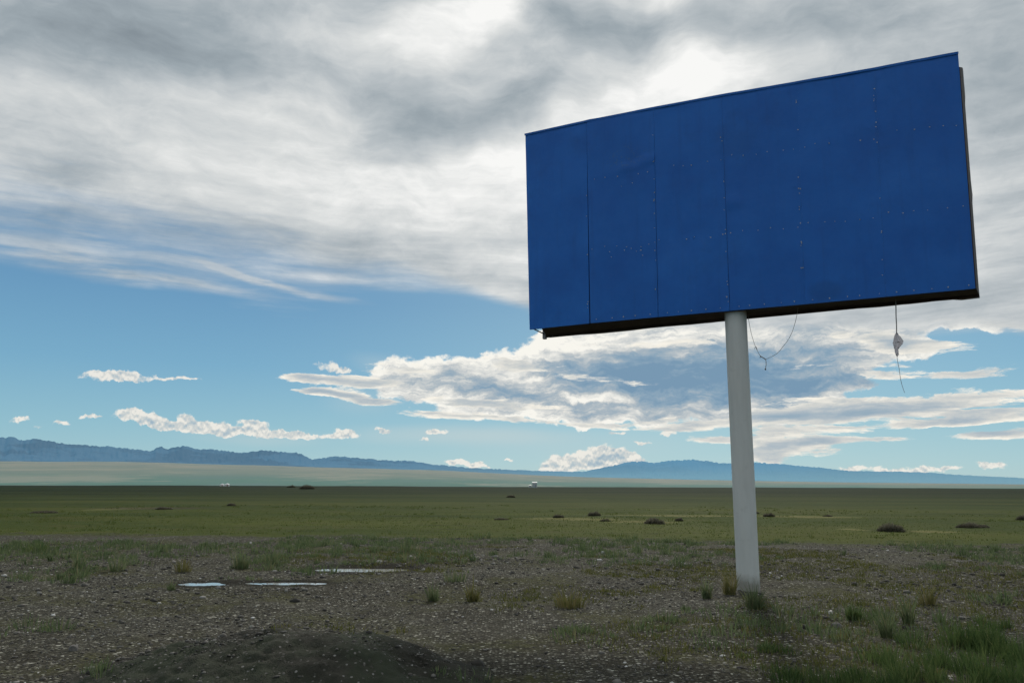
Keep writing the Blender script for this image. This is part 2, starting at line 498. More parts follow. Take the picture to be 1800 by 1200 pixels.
def gz(x, y):
    x = np.asarray(x, float); y = np.asarray(y, float)
    r = np.hypot(x, y)
    near = np.clip((80 - r) / 50, 0, 1)
    h = near * ((fbm(x * 0.9 + 40, y * 0.9 + 9, 4) - 0.5) * 0.11 + (fbm(x * 0.16 + 3, y * 0.16 + 8, 2) - 0.5) * 0.14)
    mid = np.clip((r - 25) / 60, 0, 1) * np.clip((900 - r) / 300, 0, 1)
    h = h + mid * (fbm(x * 0.02 + 11, y * 0.02 + 4, 4) - 0.62) * 0.9 * np.clip(r / 300, 0.2, 1)
    rim = np.clip((r - 350) / 300, 0, 1) * np.clip((1400 - r) / 200, 0, 1)
    h = h + rim * (fbm(x * 0.011 + 5, y * 0.006 + 2, 4) - 0.45) * 2.2
    for (cx, cy, a, b) in pud:
        d = np.sqrt(((x - cx) / (a * 1.15)) ** 2 + ((y - cy) / (b * 1.4)) ** 2)
        w = np.clip(1.5 - d, 0, 1) ** 0.7
        lvl = -0.034 * np.clip(1.25 - d, 0, 1) + (fbm(x * 4.1, y * 6.1, 3) - 0.5) * 0.042
        h = h * (1 - w) + w * lvl
    az = np.degrees(np.arctan2(x, y))
    s = np.interp(az, BAJ_A, BAJ_E)
    far = np.clip(r - R0, 0, 24000)
    s = s * (1 + 0.10 * (fbm(x * 0.0005 + 2, y * 0.0005 + 9, 3) - 0.5))
    return h + far * s * np.where(np.abs(az) < 100, 1, 0.3)


th = np.concatenate([np.linspace(-180, -48, 45, endpoint=False), np.linspace(-48, 48, 330, endpoint=False), np.linspace(48, 180, 45, endpoint=False)])
rr = np.concatenate([[0.3, 1.0, 2.0, 3.0, 4.0], np.geomspace(5, 60, 290), np.geomspace(62, 2000, 90), np.geomspace(2100, 60000, 70)])
TT, RR = np.meshgrid(np.radians(th), rr)
X = np.sin(TT) * RR; Y = np.cos(TT) * RR
Z = gz(X, Y)
nr, ntt = X.shape
V = np.stack([X.ravel(), Y.ravel(), Z.ravel()], 1)
ii, jj = np.meshgrid(np.arange(nr - 1), np.arange(ntt), indexing='ij')
j2 = (jj + 1) % ntt
faces = np.stack([ii * ntt + jj, (ii + 1) * ntt + jj, (ii + 1) * ntt + j2, ii * ntt + j2], -1).reshape(-1, 4)[:, ::-1]
V = np.vstack([V, [[0, 0, float(gz(0, 0))]]])


def edge_y(x):                                   # where the gravel apron ends and the steppe begins
    return np.interp(x, [-25, -14, -8, 0, 8, 20], [27.0, 26.6, 26.4, 25.6, 24.0, 22.5])


gm, g, gb = new_mat('ground_surface')
pos = g.n('ShaderNodeNewGeometry').outputs['Position']
gx, gy, gzz = g.sep(pos)
flat = g.comb(gx, gy, 0.0)
rad = g.vmath('LENGTH', flat)
n_big = g.noise(flat, 0.25, 5, 0.6)
n_mid = g.noise(flat, 1.3, 6, 0.65)
n_fine = g.noise(flat, 9.0, 6, 0.7)
n_dust = g.noise(flat, 60.0, 4, 0.7)
# gravel
vcol = g.voro(flat, 30.0, out='Color')
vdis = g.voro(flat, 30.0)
vcol2 = g.voro(flat, 13.0, out='Color')
vdis2 = g.voro(flat, 13.0)
soil = g.ramp(n_mid, [(0.25, (0.045, 0.040, 0.030, 1)), (0.5, (0.078, 0.071, 0.057, 1)), (0.75, (0.120, 0.112, 0.096, 1))])
soil = g.mix(g.maprange(n_big, 0.38, 0.62), soil, g.mix(0.5, soil, (0.13, 0.126, 0.115, 1)))
n_pat = g.noise(g.mapping(flat, scale=(0.5, 1.0, 1), loc=(8, 3, 0)), 0.45, 6, 0.62)
soil = g.mix(g.math('MULTIPLY', g.maprange(n_pat, 0.53, 0.66), 0.6), soil, (0.036, 0.031, 0.024, 1))
soil = g.mix(g.math('MULTIPLY', g.maprange(n_pat, 0.46, 0.34), 0.6), soil, (0.15, 0.145, 0.132, 1))
soil = g.mix(g.math('MULTIPLY', g.maprange(n_fine, 0.50, 0.34), 0.7), soil, (0.024, 0.021, 0.017, 1))
stone_v = g.sep(vcol)[0]
stone = g.ramp(stone_v, [(0.0, (0.03, 0.027, 0.023, 1)), (0.45, (0.10, 0.09, 0.076, 1)), (0.75, (0.21, 0.198, 0.175, 1)), (0.93, (0.40, 0.385, 0.35, 1)), (1.0, (0.75, 0.73, 0.69, 1))])
smask = g.math('MULTIPLY', g.maprange(vdis, 0.52, 0.36), g.maprange(n_fine, 0.36, 0.52))
grav = g.mix(smask, soil, stone)
grav = g.mix(g.math('MULTIPLY', g.maprange(vdis, 0.50, 0.75), 0.6), grav, (0.022, 0.019, 0.016, 1))  # shade in the gaps between stones, painted dark
stone2_v = g.sep(vcol2)[1]
grav = g.mix(g.math('MULTIPLY', g.maprange(vdis2, 0.36, 0.24), g.maprange(stone2_v, 0.74, 0.78)), grav, g.ramp(g.sep(vcol2)[2], [(0, (0.05, 0.045, 0.04, 1)), (0.5, (0.18, 0.17, 0.15, 1)), (1, (0.55, 0.53, 0.49, 1))]))
grav = g.mix(g.math('MULTIPLY', g.maprange(n_dust, 0.42, 0.7), 0.4), grav, (0.030, 0.027, 0.022, 1))
# greenish and yellowish growth on the gravel
moss = g.noise(flat, 0.55, 6, 0.65)
mossm = g.math('MULTIPLY', g.maprange(moss, 0.46, 0.64), g.maprange(n_fine, 0.34, 0.6))
moss2 = g.math('MULTIPLY', mossm, 0.8)
grav = g.mix(moss2, grav, g.mix(n_big, (0.062, 0.070, 0.022, 1), (0.095, 0.088, 0.034, 1)))
# wet dark soil near the puddles
for (cx, cy, a, b) in pud:
    m = g.mapping(flat, loc=(cx, cy, 0), scale=(a * 1.9, b * 4.2, 1), typ='TEXTURE')
    sg = g.n('ShaderNodeTexGradient', gradient_type='SPHERICAL'); g.put(sg.inputs[0], m)
    grav = g.mix(g.math('MULTIPLY', g.maprange(sg.outputs['Fac'], 0.05, 0.5), 0.8), grav, (0.022, 0.019, 0.016, 1))
# steppe, with the cloud shade over it put into dark base colours
fl2 = g.mapping(flat, scale=(0.35, 1.0, 1))
st_a = g.noise(fl2, 0.05, 8, 0.68)
st_b = g.noise(fl2, 0.6, 5, 0.65)
st_c = g.noise(flat, 5.0, 5, 0.7)
steppe = g.ramp(st_a, [(0.3, (0.044, 0.068, 0.018, 1)), (0.46, (0.068, 0.090, 0.022, 1)), (0.58, (0.105, 0.118, 0.028, 1)), (0.75, (0.085, 0.085, 0.034, 1))])
steppe = g.mix(g.math('MULTIPLY', g.maprange(st_b, 0.5, 0.72), 0.65), steppe, (0.125, 0.112, 0.045, 1))
steppe = g.mix(g.math('MULTIPLY', g.maprange(st_c, 0.42, 0.62), 0.3), steppe, (0.032, 0.042, 0.014, 1))
st_d = g.noise(g.mapping(flat, scale=(0.12, 0.5, 1), loc=(31, 5, 0)), 1.0, 8, 0.72)
steppe = g.mix(g.math('MULTIPLY', g.maprange(st_d, 0.53, 0.64), 0.6), steppe, (0.030, 0.040, 0.014, 1))
st_e = g.noise(g.mapping(flat, scale=(0.05, 0.22, 1), loc=(3, 75, 0)), 1.0, 8, 0.7)
steppe = g.mix(g.math('MULTIPLY', g.maprange(st_e, 0.55, 0.66), 0.55), steppe, (0.095, 0.088, 0.040, 1))
st_f = g.noise(g.mapping(flat, scale=(0.012, 0.06, 1), loc=(9, 15, 0)), 1.0, 8, 0.7)
# dry straw streaks
for (px, py, hw, hd) in [(1000, 912, 130, 1.6), (1200, 906, 190, 1.6), (1130, 916, 90, 1.2), (1640, 932, 60, 0.8), (210, 893, 60, 4.0), (1420, 907, 130, 2.0), (1500, 930, 40, .6)]:
    c0 = on_ground(px, py); e0 = on_ground(px + hw, py)
    m = g.mapping(flat, loc=(c0[0], c0[1], 0), scale=(e0[0] - c0[0], hd * 1.6, 1), typ='TEXTURE')
    sg = g.n('ShaderNodeTexGradient', gradient_type='SPHERICAL'); g.put(sg.inputs[0], m)
    steppe = g.mix(g.math('MULTIPLY', g.maprange(g.math('MULTIPLY', sg.outputs['Fac'], g.math('ADD', st_b, 0.4)), 0.12, 0.55), 0.75), steppe, (0.215, 0.20, 0.085, 1))
c0 = on_ground(270, 892)
m = g.mapping(flat, loc=(c0[0], c0[1], 0), scale=(5.5, 4.5, 1), typ='TEXTURE')
sg = g.n('ShaderNodeTexGradient', gradient_type='SPHERICAL'); g.put(sg.inputs[0], m)
steppe = g.mix(g.math('MULTIPLY', g.maprange(sg.outputs['Fac'], 0.05, 0.6), 0.7), steppe, (0.085, 0.07, 0.05, 1))
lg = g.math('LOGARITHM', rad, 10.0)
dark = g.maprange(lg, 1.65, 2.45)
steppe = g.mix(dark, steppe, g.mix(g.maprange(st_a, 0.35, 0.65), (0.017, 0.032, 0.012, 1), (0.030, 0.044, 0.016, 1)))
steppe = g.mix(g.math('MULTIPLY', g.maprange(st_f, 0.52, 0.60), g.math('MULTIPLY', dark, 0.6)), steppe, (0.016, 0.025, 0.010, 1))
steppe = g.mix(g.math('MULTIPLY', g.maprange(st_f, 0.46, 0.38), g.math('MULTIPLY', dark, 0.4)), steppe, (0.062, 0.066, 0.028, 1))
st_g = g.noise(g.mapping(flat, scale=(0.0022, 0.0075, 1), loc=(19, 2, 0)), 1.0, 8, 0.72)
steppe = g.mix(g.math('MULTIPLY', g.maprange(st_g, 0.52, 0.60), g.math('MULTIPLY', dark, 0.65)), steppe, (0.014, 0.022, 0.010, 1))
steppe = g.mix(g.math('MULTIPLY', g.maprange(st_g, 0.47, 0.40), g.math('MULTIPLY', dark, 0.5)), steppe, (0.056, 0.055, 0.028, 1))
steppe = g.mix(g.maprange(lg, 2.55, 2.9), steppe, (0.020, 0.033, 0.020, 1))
edgeramp = g.ramp(g.maprange(gx, -25, 20, 0, 1, 'LINEAR'), [((a + 25) / 45, b / 40) for a, b in zip([-25, -14, -8, 0, 8, 20], [27.0, 26.6, 26.4, 25.6, 24.0, 22.5])])
ed = g.math('SUBTRACT', gy, g.math('MULTIPLY', edgeramp, 40.0))
ed = g.math('ADD', ed, g.math('MULTIPLY', g.math('SUBTRACT', n_mid, 0.5), 6.0))
ed = g.math('ADD', ed, g.math('MULTIPLY', g.math('SUBTRACT', n_big, 0.5), 4.0))
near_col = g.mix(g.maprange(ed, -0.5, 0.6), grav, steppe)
# far plain : teal grass, then pale pinkish fan, its sunlight and haze put into the colour
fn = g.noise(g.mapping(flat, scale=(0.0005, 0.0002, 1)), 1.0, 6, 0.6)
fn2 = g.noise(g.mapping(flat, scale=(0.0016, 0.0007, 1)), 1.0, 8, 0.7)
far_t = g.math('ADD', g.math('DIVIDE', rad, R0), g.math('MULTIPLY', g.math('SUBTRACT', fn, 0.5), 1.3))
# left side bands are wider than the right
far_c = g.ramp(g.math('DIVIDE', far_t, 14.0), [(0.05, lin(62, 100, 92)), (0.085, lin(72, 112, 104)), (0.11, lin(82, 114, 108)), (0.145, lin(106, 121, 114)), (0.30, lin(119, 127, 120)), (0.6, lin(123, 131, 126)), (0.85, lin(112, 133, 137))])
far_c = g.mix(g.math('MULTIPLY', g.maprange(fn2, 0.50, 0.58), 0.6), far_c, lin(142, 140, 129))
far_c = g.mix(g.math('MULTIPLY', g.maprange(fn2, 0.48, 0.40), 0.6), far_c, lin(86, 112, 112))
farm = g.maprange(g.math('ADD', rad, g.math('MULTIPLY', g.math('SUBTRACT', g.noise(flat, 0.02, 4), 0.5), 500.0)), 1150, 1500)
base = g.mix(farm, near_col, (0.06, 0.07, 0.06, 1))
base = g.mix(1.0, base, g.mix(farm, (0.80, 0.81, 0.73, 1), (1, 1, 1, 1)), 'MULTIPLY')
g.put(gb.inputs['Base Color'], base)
gb.inputs['Roughness'].default_value = 0.95
gb.inputs['Specular IOR Level'].default_value = 0.04
# airlight in front of the far plain
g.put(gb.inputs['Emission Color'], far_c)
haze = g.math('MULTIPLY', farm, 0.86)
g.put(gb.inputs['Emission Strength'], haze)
hgt = g.math('ADD', g.math('MULTIPLY', n_fine, 0.6), g.math('ADD', g.math('MULTIPLY', vdis, -0.35), g.math('MULTIPLY', n_dust, 0.2)))
bump = g.n('ShaderNodeBump'); bump.inputs['Strength'].default_value = 0.9; bump.inputs['Distance'].default_value = 0.03
g.put(bump.inputs['Height'], hgt)
g.put(gb.inputs['Normal'], bump.outputs[0])
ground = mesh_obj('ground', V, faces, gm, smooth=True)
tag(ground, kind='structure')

# ------------------------------------------------------------------ mountains
SIL = [(-900, 800), (-500, 780), (-200, 776), (-60, 770), (0, 768), (20, 768), (40, 774), (62, 770.5), (75, 773), (100, 777), (130, 781), (150, 782), (175, 785), (190, 783), (215, 787), (240, 789), (265, 793), (272, 789), (284, 785), (292, 789), (310, 786), (325, 783), (345, 788), (370, 789), (400, 792), (430, 795), (460, 792), (500, 793), (530, 797), (548, 806), (560, 806), (590, 802), (610, 802), (640, 806), (680, 808), (720, 810), (760, 816), (800, 820), (850, 823), (900, 825), (950, 827), (1000, 828), (1030, 828), (1050, 823), (1080, 817), (1110, 810), (1130, 811), (1150, 812), (1170, 810), (1190, 808), (1210, 807), (1230, 809), (1260, 812), (1290, 814), (1330, 812), (1350, 813), (1380, 815), (1410, 819), (1440, 821), (1470, 825), (1500, 827), (1560, 828), (1600, 829), (1630, 830), (1680, 834), (1720, 836), (1760, 838), (1800, 840), (2000, 843), (2600, 846)]
sa = np.array([azel(x, y) for x, y in SIL])
az = np.arange(-56, 56, 0.045)
el = np.interp(az, sa[:, 0], sa[:, 1])
el = el + (fbm(az * 1.6 + 30, az * 0 + 3, 5) - 0.5) * 0.14 * np.clip(el / 2, 0.25, 1) + (fbm(az * 7.0 + 3, az * 0 + 8, 4) - 0.5) * 0.13 * np.clip(el / 2, 0.3, 1)
elb = np.degrees(np.arctan(np.interp(az, BAJ_A, BAJ_E))) * 0.90
tt = np.linspace(0, 1, 40)
rows = []
for t in tt:
    r = 23500 + 9000 * t
    if t <= 0.62:
        q = t / 0.62
        rid = fbm(az * 1.1 + t * 1.4, t * 5.0 + az * 0, 5)
        rid2 = 1 - np.abs(2 * fbm(az * 2.3 + 0.8 * t + 9, t * 3.0 + az * 0, 4) - 1)
        f = q ** 0.75 * (1 - (1 - q) * (0.25 + 0.9 * rid)) + (1 - q) * q * 1.0 * (rid2 - 0.62)
        f = np.clip(f, -0.1, 1) if q < 1 else np.ones_like(az)
    else:
        f = np.ones_like(az) * (1 - (t - 0.62) / 0.38 * 0.9)
    e = elb + (np.maximum(el - elb, 0.02)) * f
    zz = r * np.tan(np.radians(e)) + 1.6
    if t == 0:
        zz = zz - 250
    rows.append(np.stack([r * np.sin(np.radians(az)), r * np.cos(np.radians(az)), zz], 1))
V = np.concatenate(rows)
na = len(az)
ii, jj = np.meshgrid(np.arange(len(tt) - 1), np.arange(na - 1), indexing='ij')
faces = np.stack([ii * na + jj, ii * na + jj + 1, (ii + 1) * na + jj + 1, (ii + 1) * na + jj], -1).reshape(-1, 4)
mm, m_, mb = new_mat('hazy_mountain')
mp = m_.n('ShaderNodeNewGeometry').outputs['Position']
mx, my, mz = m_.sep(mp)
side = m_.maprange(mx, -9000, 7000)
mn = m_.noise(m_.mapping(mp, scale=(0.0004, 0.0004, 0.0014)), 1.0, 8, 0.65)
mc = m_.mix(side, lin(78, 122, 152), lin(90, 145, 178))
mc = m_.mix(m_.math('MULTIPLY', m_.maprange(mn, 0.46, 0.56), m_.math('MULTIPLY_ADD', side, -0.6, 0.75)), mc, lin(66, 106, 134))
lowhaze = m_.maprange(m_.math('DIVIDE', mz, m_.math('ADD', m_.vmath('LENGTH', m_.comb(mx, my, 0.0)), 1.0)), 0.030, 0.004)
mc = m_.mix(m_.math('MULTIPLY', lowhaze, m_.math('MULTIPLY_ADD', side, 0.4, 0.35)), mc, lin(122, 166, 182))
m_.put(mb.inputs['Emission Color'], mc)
mb.inputs['Emission Strength'].default_value = 0.88  # haze in front of the range, put in as emission
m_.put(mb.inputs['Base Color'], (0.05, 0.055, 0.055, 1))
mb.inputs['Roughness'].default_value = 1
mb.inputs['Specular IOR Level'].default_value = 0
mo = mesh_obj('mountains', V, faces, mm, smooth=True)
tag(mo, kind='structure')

# ------------------------------------------------------------------ puddles
wm, w_, wb = new_mat('puddle_water')
wb.inputs['Base Color'].default_value = (0.42, 0.42, 0.40, 1)  # pale base paints in some of the bright sky reflection
wb.inputs['Roughness'].default_value = 0.06
wb.inputs['IOR'].default_value = 1.45
wb.inputs['Specular IOR Level'].default_value = 1.0
wb.inputs['Metallic'].default_value = 0.0
wp = w_.n('ShaderNodeNewGeometry').outputs['Position']
wbmp = w_.n('ShaderNodeBump'); wbmp.inputs['Strength'].default_value = 0.3; wbmp.inputs['Distance'].default_value = 0.01
w_.put(wbmp.inputs['Height'], w_.noise(wp, 9.0, 3))
w_.put(wb.inputs['Normal'], wbmp.outputs[0])
for k, (cx, cy, a, b) in enumerate(pud):
    n = 90
    ang = np.linspace(0, 2 * np.pi, n, endpoint=False)
    rj = 1.0 + 0.18 * (fbm(np.cos(ang) * 2 + k * 9, np.sin(ang) * 2 + 4, 3) - 0.5)
    ring = np.stack([cx + a * 1.06 * rj * np.cos(ang), cy + b * 1.15 * rj * np.sin(ang), np.full(n, -0.012)], 1)
    Vp = np.vstack([[[cx, cy, -0.012]], ring])
    fp = [(0, 1 + i, 1 + (i + 1) % n) for i in range(n)]
    tag(mesh_obj('puddle_water', Vp, fp, wm), kind='structure')

# ------------------------------------------------------------------ billboard
YAW = R(-24.7)
bu = np.array([math.cos(YAW), math.sin(YAW), 0])
bn = np.array([math.sin(YAW), -math.cos(YAW), 0])        # towards the camera
bv = np.array([0, 0, 1.0])
PR = 0.178
pole_d = on_ground(1316, 1037)
pdir = np.array([pole_d[0], pole_d[1], 0]); pdir /= np.linalg.norm(pdir)
pole_c = pole_d + pdir * PR
c_fit = pole_c + bn * (PR + 0.09)                        # the post carries the board just behind its front


def on_board(x, y, depth=0.0):
    d = ray(x, y)
    p0 = c_fit - bn * depth
    return CAM + d * ((p0 - CAM) @ bn) / (d @ bn)


bill = empty('billboard', (pole_c[0], pole_c[1], 0))
tag(bill, 'large blank blue billboard of riveted sheets on a single white post', 'billboard')

# blue sheet metal
bm_, b_, bb = new_mat('blue_painted_sheet')
bp = b_.n('ShaderNodeNewGeometry').outputs['Position']
bn1 = b_.noise(bp, 1.2, 5, 0.6)
bn2 = b_.noise(bp, 14.0, 6, 0.7)
bn3 = b_.noise(b_.mapping(bp, scale=(6, 6, 0.35)), 1.5, 5, 0.6)
bc = b_.ramp(bn1, [(0.3, (0.010, 0.115, 0.460, 1)), (0.5, (0.012, 0.133, 0.505, 1)), (0.72, (0.016, 0.152, 0.550, 1))])
bc = b_.mix(b_.math('MULTIPLY', b_.maprange(bn3, 0.50, 0.74), 0.14), bc, (0.012, 0.060, 0.220, 1))
bc = b_.mix(b_.math('MULTIPLY', b_.maprange(bn2, 0.60, 0.74), 0.35), bc, (0.03, 0.13, 0.36, 1))
# worn faded patch on the second sheet, grime low on the fourth
wl = on_board(1100, 278)
wpch = b_.n('ShaderNodeTexGradient', gradient_type='SPHERICAL')
b_.put(wpch.inputs[0], b_.mapping(bp, loc=tuple(wl), scale=(0.62, 0.62, 0.34), typ='TEXTURE'))
bc = b_.mix(b_.math('MULTIPLY', b_.math('MULTIPLY', b_.maprange(wpch.outputs['Fac'], 0.0, 0.7), b_.maprange(bn2, 0.50, 0.66)), 0.32), bc, (0.12, 0.20, 0.26, 1))
wl = on_board(1450, 512)
wpc2 = b_.n('ShaderNodeTexGradient', gradient_type='SPHERICAL')
b_.put(wpc2.inputs[0], b_.mapping(bp, loc=tuple(wl), scale=(0.36, 0.36, 0.24), typ='TEXTURE'))
bc = b_.mix(b_.math('MULTIPLY', b_.maprange(b_.math('MULTIPLY', wpc2.outputs['Fac'], b_.math('ADD', bn1, 0.6)), 0.1, 0.6), 0.22), bc, (0.012, 0.045, 0.14, 1))
oi = b_.n('ShaderNodeAttribute', attribute_name='tint').outputs['Fac']
bc = b_.mix(1.0, bc, b_.ramp(oi, [(0.0, (0.86, 0.88, 0.90, 1)), (1.0, (1.08, 1.08, 1.06, 1))]), 'MULTIPLY')
bn4 = b_.noise(bp, 0.7, 7, 0.7)
bc = b_.mix(b_.math('MULTIPLY', b_.maprange(bn4, 0.52, 0.68), 0.22), bc, (0.012, 0.070, 0.24, 1))
bn5 = b_.noise(b_.mapping(bp, scale=(40, 40, 40)), 1.0, 3, 0.6)
bc = b_.mix(b_.math('MULTIPLY', b_.maprange(bn5, 0.66, 0.74), 0.35), bc, (0.05, 0.16, 0.34, 1))
b_.put(bb.inputs['Base Color'], bc)
b_.put(bb.inputs['Roughness'], b_.maprange(bn2, 0.3, 0.7, 0.45, 0.65))
bb.inputs['Specular IOR Level'].default_value = 0.3
bbm = b_.n('ShaderNodeBump'); bbm.inputs['Strength'].default_value = 0.25; bbm.inputs['Distance'].default_value = 0.02
b_.put(bbm.inputs['Height'], b_.noise(bp, 3.0, 5, 0.6)); b_.put(bb.inputs['Normal'], bbm.outputs[0])

rm, r_, rb = new_mat('rivet_metal')
rb.inputs['Base Color'].default_value = (0.45, 0.48, 0.42, 1); rb.inputs['Roughness'].default_value = 0.5
fm, f_, fb = new_mat('dark_frame_steel')
fpz = f_.n('ShaderNodeNewGeometry').outputs['Position']
f_.put(fb.inputs['Base Color'], f_.ramp(f_.noise(fpz, 3.0, 5, 0.6), [(0.3, (0.030, 0.023, 0.020, 1)), (0.6, (0.058, 0.042, 0.035, 1)), (0.8, (0.095, 0.058, 0.042, 1))]))
fb.inputs['Roughness'].default_value = 0.8
gm2, g2, g2b = new_mat('grey_galvanised_steel')
g2.put(g2b.inputs['Base Color'], g2.ramp(g2.noise(g2.n('ShaderNodeNewGeometry').outputs['Position'], 12, 4), [(0.3, (0.16, 0.16, 0.155, 1)), (0.7, (0.27, 0.27, 0.265, 1))]))
g2b.inputs['Roughness'].default_value = 0.6
whm, wh_, whb = new_mat('white_backing_sheet')
wh_.put(whb.inputs['Base Color'], wh_.ramp(wh_.noise(wh_.n('ShaderNodeNewGeometry').outputs['Position'], 4, 5), [(0.3, (0.42, 0.40, 0.42, 1)), (0.7, (0.6, 0.59, 0.6, 1))]))
whb.inputs['Roughness'].default_value = 0.7

TOPX = [923.5, 1031, 1149, 1268, 1402, 1537, 1684]
BOTX = [931, 1037, 1157, 1283, 1415, 1557, 1714.5]


def top_y(x):
    return np.interp(x, [923, 1031, 1149, 1268, 1402, 1537, 1684], [236, 212.5, 189, 167, 144, 120, 92])


def bot_y(x):
    return np.interp(x, [931, 1037, 1157, 1283, 1415, 1557, 1715], [579, 568, 557, 546, 534.5, 521.5, 507])


def hemi(c, rad_, seg=6):
    vs = []; fs = []
    for k in range(seg):
        a = 2 * math.pi * k / seg
        vs.append(c + (bu * math.cos(a) + bv * math.sin(a)) * rad_)
    for k in range(seg):
        a = 2 * math.pi * k / seg
        vs.append(c + (bu * math.cos(a) + bv * math.sin(a)) * rad_ * 0.6 + bn * rad_ * 0.5)
    vs.append(c + bn * rad_ * 0.65)
    for k in range(seg):
        k2 = (k + 1) % seg
        fs.append((k, k2, seg + k2)); fs.append((k, seg + k2, seg + k)); fs.append((seg + k, seg + k2, 2 * seg))
    return vs, fs


gaps = [0, 0.022, 0.008, 0.007, 0.0012, 0.0012, 0]
for i in range(6):
    TL = on_board(TOPX[i], top_y(TOPX[i])); TR = on_board(TOPX[i + 1], top_y(TOPX[i + 1]))
    BL = on_board(BOTX[i], bot_y(BOTX[i])); BR = on_board(BOTX[i + 1], bot_y(BOTX[i + 1]))
    TL = TL + bu * gaps[i] * 0.07; BL = BL + bu * gaps[i] / 2; TR = TR - bu * gaps[i + 1] * 0.07; BR = BR - bu * gaps[i + 1] / 2
    ns_, nv_ = 16, 44
    vs = []
    lift = 0.003 * (i % 2) if i < 3 else 0.0
    for b in range(nv_ + 1):
        for a in range(ns_ + 1):
            s, t = a / ns_, b / nv_
            p = (BL * (1 - s) + BR * s) * (1 - t) + (TL * (1 - s) + TR * s) * t
            inn = min(1, s * 6, (1 - s) * 6) * (1.0 if i < 3 else 0.75)
            d = (fbm(p[0] * 1.1 + 20 * i, p[2] * 1.0 + 3, 3) - 0.5) * 0.035 * inn + (float(fbm(p[0] * 3.1 + i, p[2] * 2.6, 2)) - 0.5) * 0.008
            # the crease on the second sheet and the buckle on the fourth
            if i == 1:
                e1 = on_board(1095, 294); e2 = on_board(1147, 274)
                q = (e2 - e1); l = np.linalg.norm(q); q /= l
                w = np.clip((p - e1) @ q, 0, l); dist = np.linalg.norm(p - (e1 + q * w)) ; sg_ = (p - e1) @ np.cross(q, bn)
                d += 0.030 * math.exp(-(dist / 0.085) ** 2) * (1 if sg_ > 0 else -0.5)
            if i == 3:
                e1 = on_board(1287, 355); dist = np.linalg.norm(p - e1); d += 0.02 * math.exp(-(dist / 0.22) ** 2) * math.sin(dist * 20)
            vs.append(p + bn * (d + lift))
    fs = []; W = ns_ + 1
    for b in range(nv_):
        for a in range(ns_):
            fs.append((b * W + a, b * W + a + 1, (b + 1) * W + a + 1, (b + 1) * W + a))
    # skirt
    nfront = len(fs)
    rim = [a for a in range(W)] + [b * W + ns_ for b in range(1, nv_ + 1)] + [nv_ * W + a for a in range(ns_ - 1, -1, -1)] + [b * W for b in range(nv_ - 1, 0, -1)]
    off = len(vs)
    nrim = len(rim)
    for k in rim:
        vs.append(vs[k])
    for k in rim:
        vs.append(vs[k] - bn * 0.03)
    for k in range(nrim):
        k2 = (k + 1) % nrim
        fs.append((off + k2, off + k, off + nrim + k, off + nrim + k2))
    fmi = [0] * len(fs)
    # rivets down the right hand seam and along the two rails
    rp = []
    if i < 5:
        for kk in range(random.choice([13, 14, 16]) if i else 6):
            t = random.uniform(0.04, 0.93)
            p = (BR * (1 - t) + TR * t) - bu * random.uniform(0.012, 0.04)
            rp.append(p)
    for row, prob in ((0.345, .95), (0.69, .85)):
        for kk in range(6):
            if i == 0 or random.random() > prob:
                continue
            s = (kk + random.uniform(0.2, 0.8)) / 6; t = row + random.uniform(-0.008, 0.008) + 0.02 * (0.5 - s)
            rp.append((BL * (1 - s) + BR * s) * (1 - t) + (TL * (1 - s) + TR * s) * t)
    for kk in range(5):
        s = (kk + random.uniform(0.3, 0.7)) / 5
        if i: rp.append((BL * (1 - s) + BR * s) * 0.985 + (TL * (1 - s) + TR * s) * 0.015)
    if i == 1:
        for (x, y) in [(1072, 443), (1075, 452), (1098, 440), (1110, 437), (1119, 442), (1127, 440), (1130, 449), (1093, 328), (1112, 322)]:
            rp.append(on_board(x, y))
    for p in rp:
        hv, hf = hemi(p + bn * (lift + 0.012), random.uniform(0.0065, 0.0115))
        o0 = len(vs); vs += hv; fs += [tuple(q + o0 for q in f) for f in hf]; fmi += [1] * len(hf)
    pan = mesh_obj('panel', vs, fs, bm_, bill, smooth=True, mats=[bm_, rm], fmat=fmi, tint=np.full(len(vs), [0.75, 0.5, 0.62, 0.42, 0.5, 0.3][i]))
    if i == 1:
        pan['label'] = 'blue sheet with a crease and worn pale patch'


def hexa(f4, k4):
    vs = list(f4) + list(k4)
    fs = [(0, 1, 2, 3), (7, 6, 5, 4), (0, 4, 5, 1), (1, 5, 6, 2), (2, 6, 7, 3), (3, 7, 4, 0)]
    return vs, fs


D1, D2 = 0.05, 0.66
f4 = [on_board(950, 574.5, D1), on_board(1716.5, 507, D1), on_board(1687.2, 118, D1), on_board(940, 260, D1)]
k4 = [on_board(962, 592, D2), on_board(1721.5, 519.5, D2), on_board(1691.8, 119, D2), on_board(955, 285, D2)]
mesh_obj('frame', *hexa(f4, k4), fm, bill)


def bar(p, q, w, h, mat, name, parent, side=None):
    d = q - p; d /= np.linalg.norm(d)
    s = side if side is not None else np.cross(d, bv); s = s / np.linalg.norm(s)
    u2 = np.cross(s, d)
    vs = []
    for e in (p, q):
        for (a, b) in ((-1, -1), (1, -1), (1, 1), (-1, 1)):
            vs.append(e + s * a * w / 2 + u2 * b * h / 2)
    fs = [(3, 2, 1, 0), (4, 5, 6, 7), (0, 1, 5, 4), (1, 2, 6, 5), (2, 3, 7, 6), (3, 0, 4, 7)]
    o = mesh_obj(name, vs, fs, mat, parent)
    bv_ = o.modifiers.new('bevel', 'BEVEL'); bv_.width = min(w, h) * 0.12; bv_.segments = 2
    return o


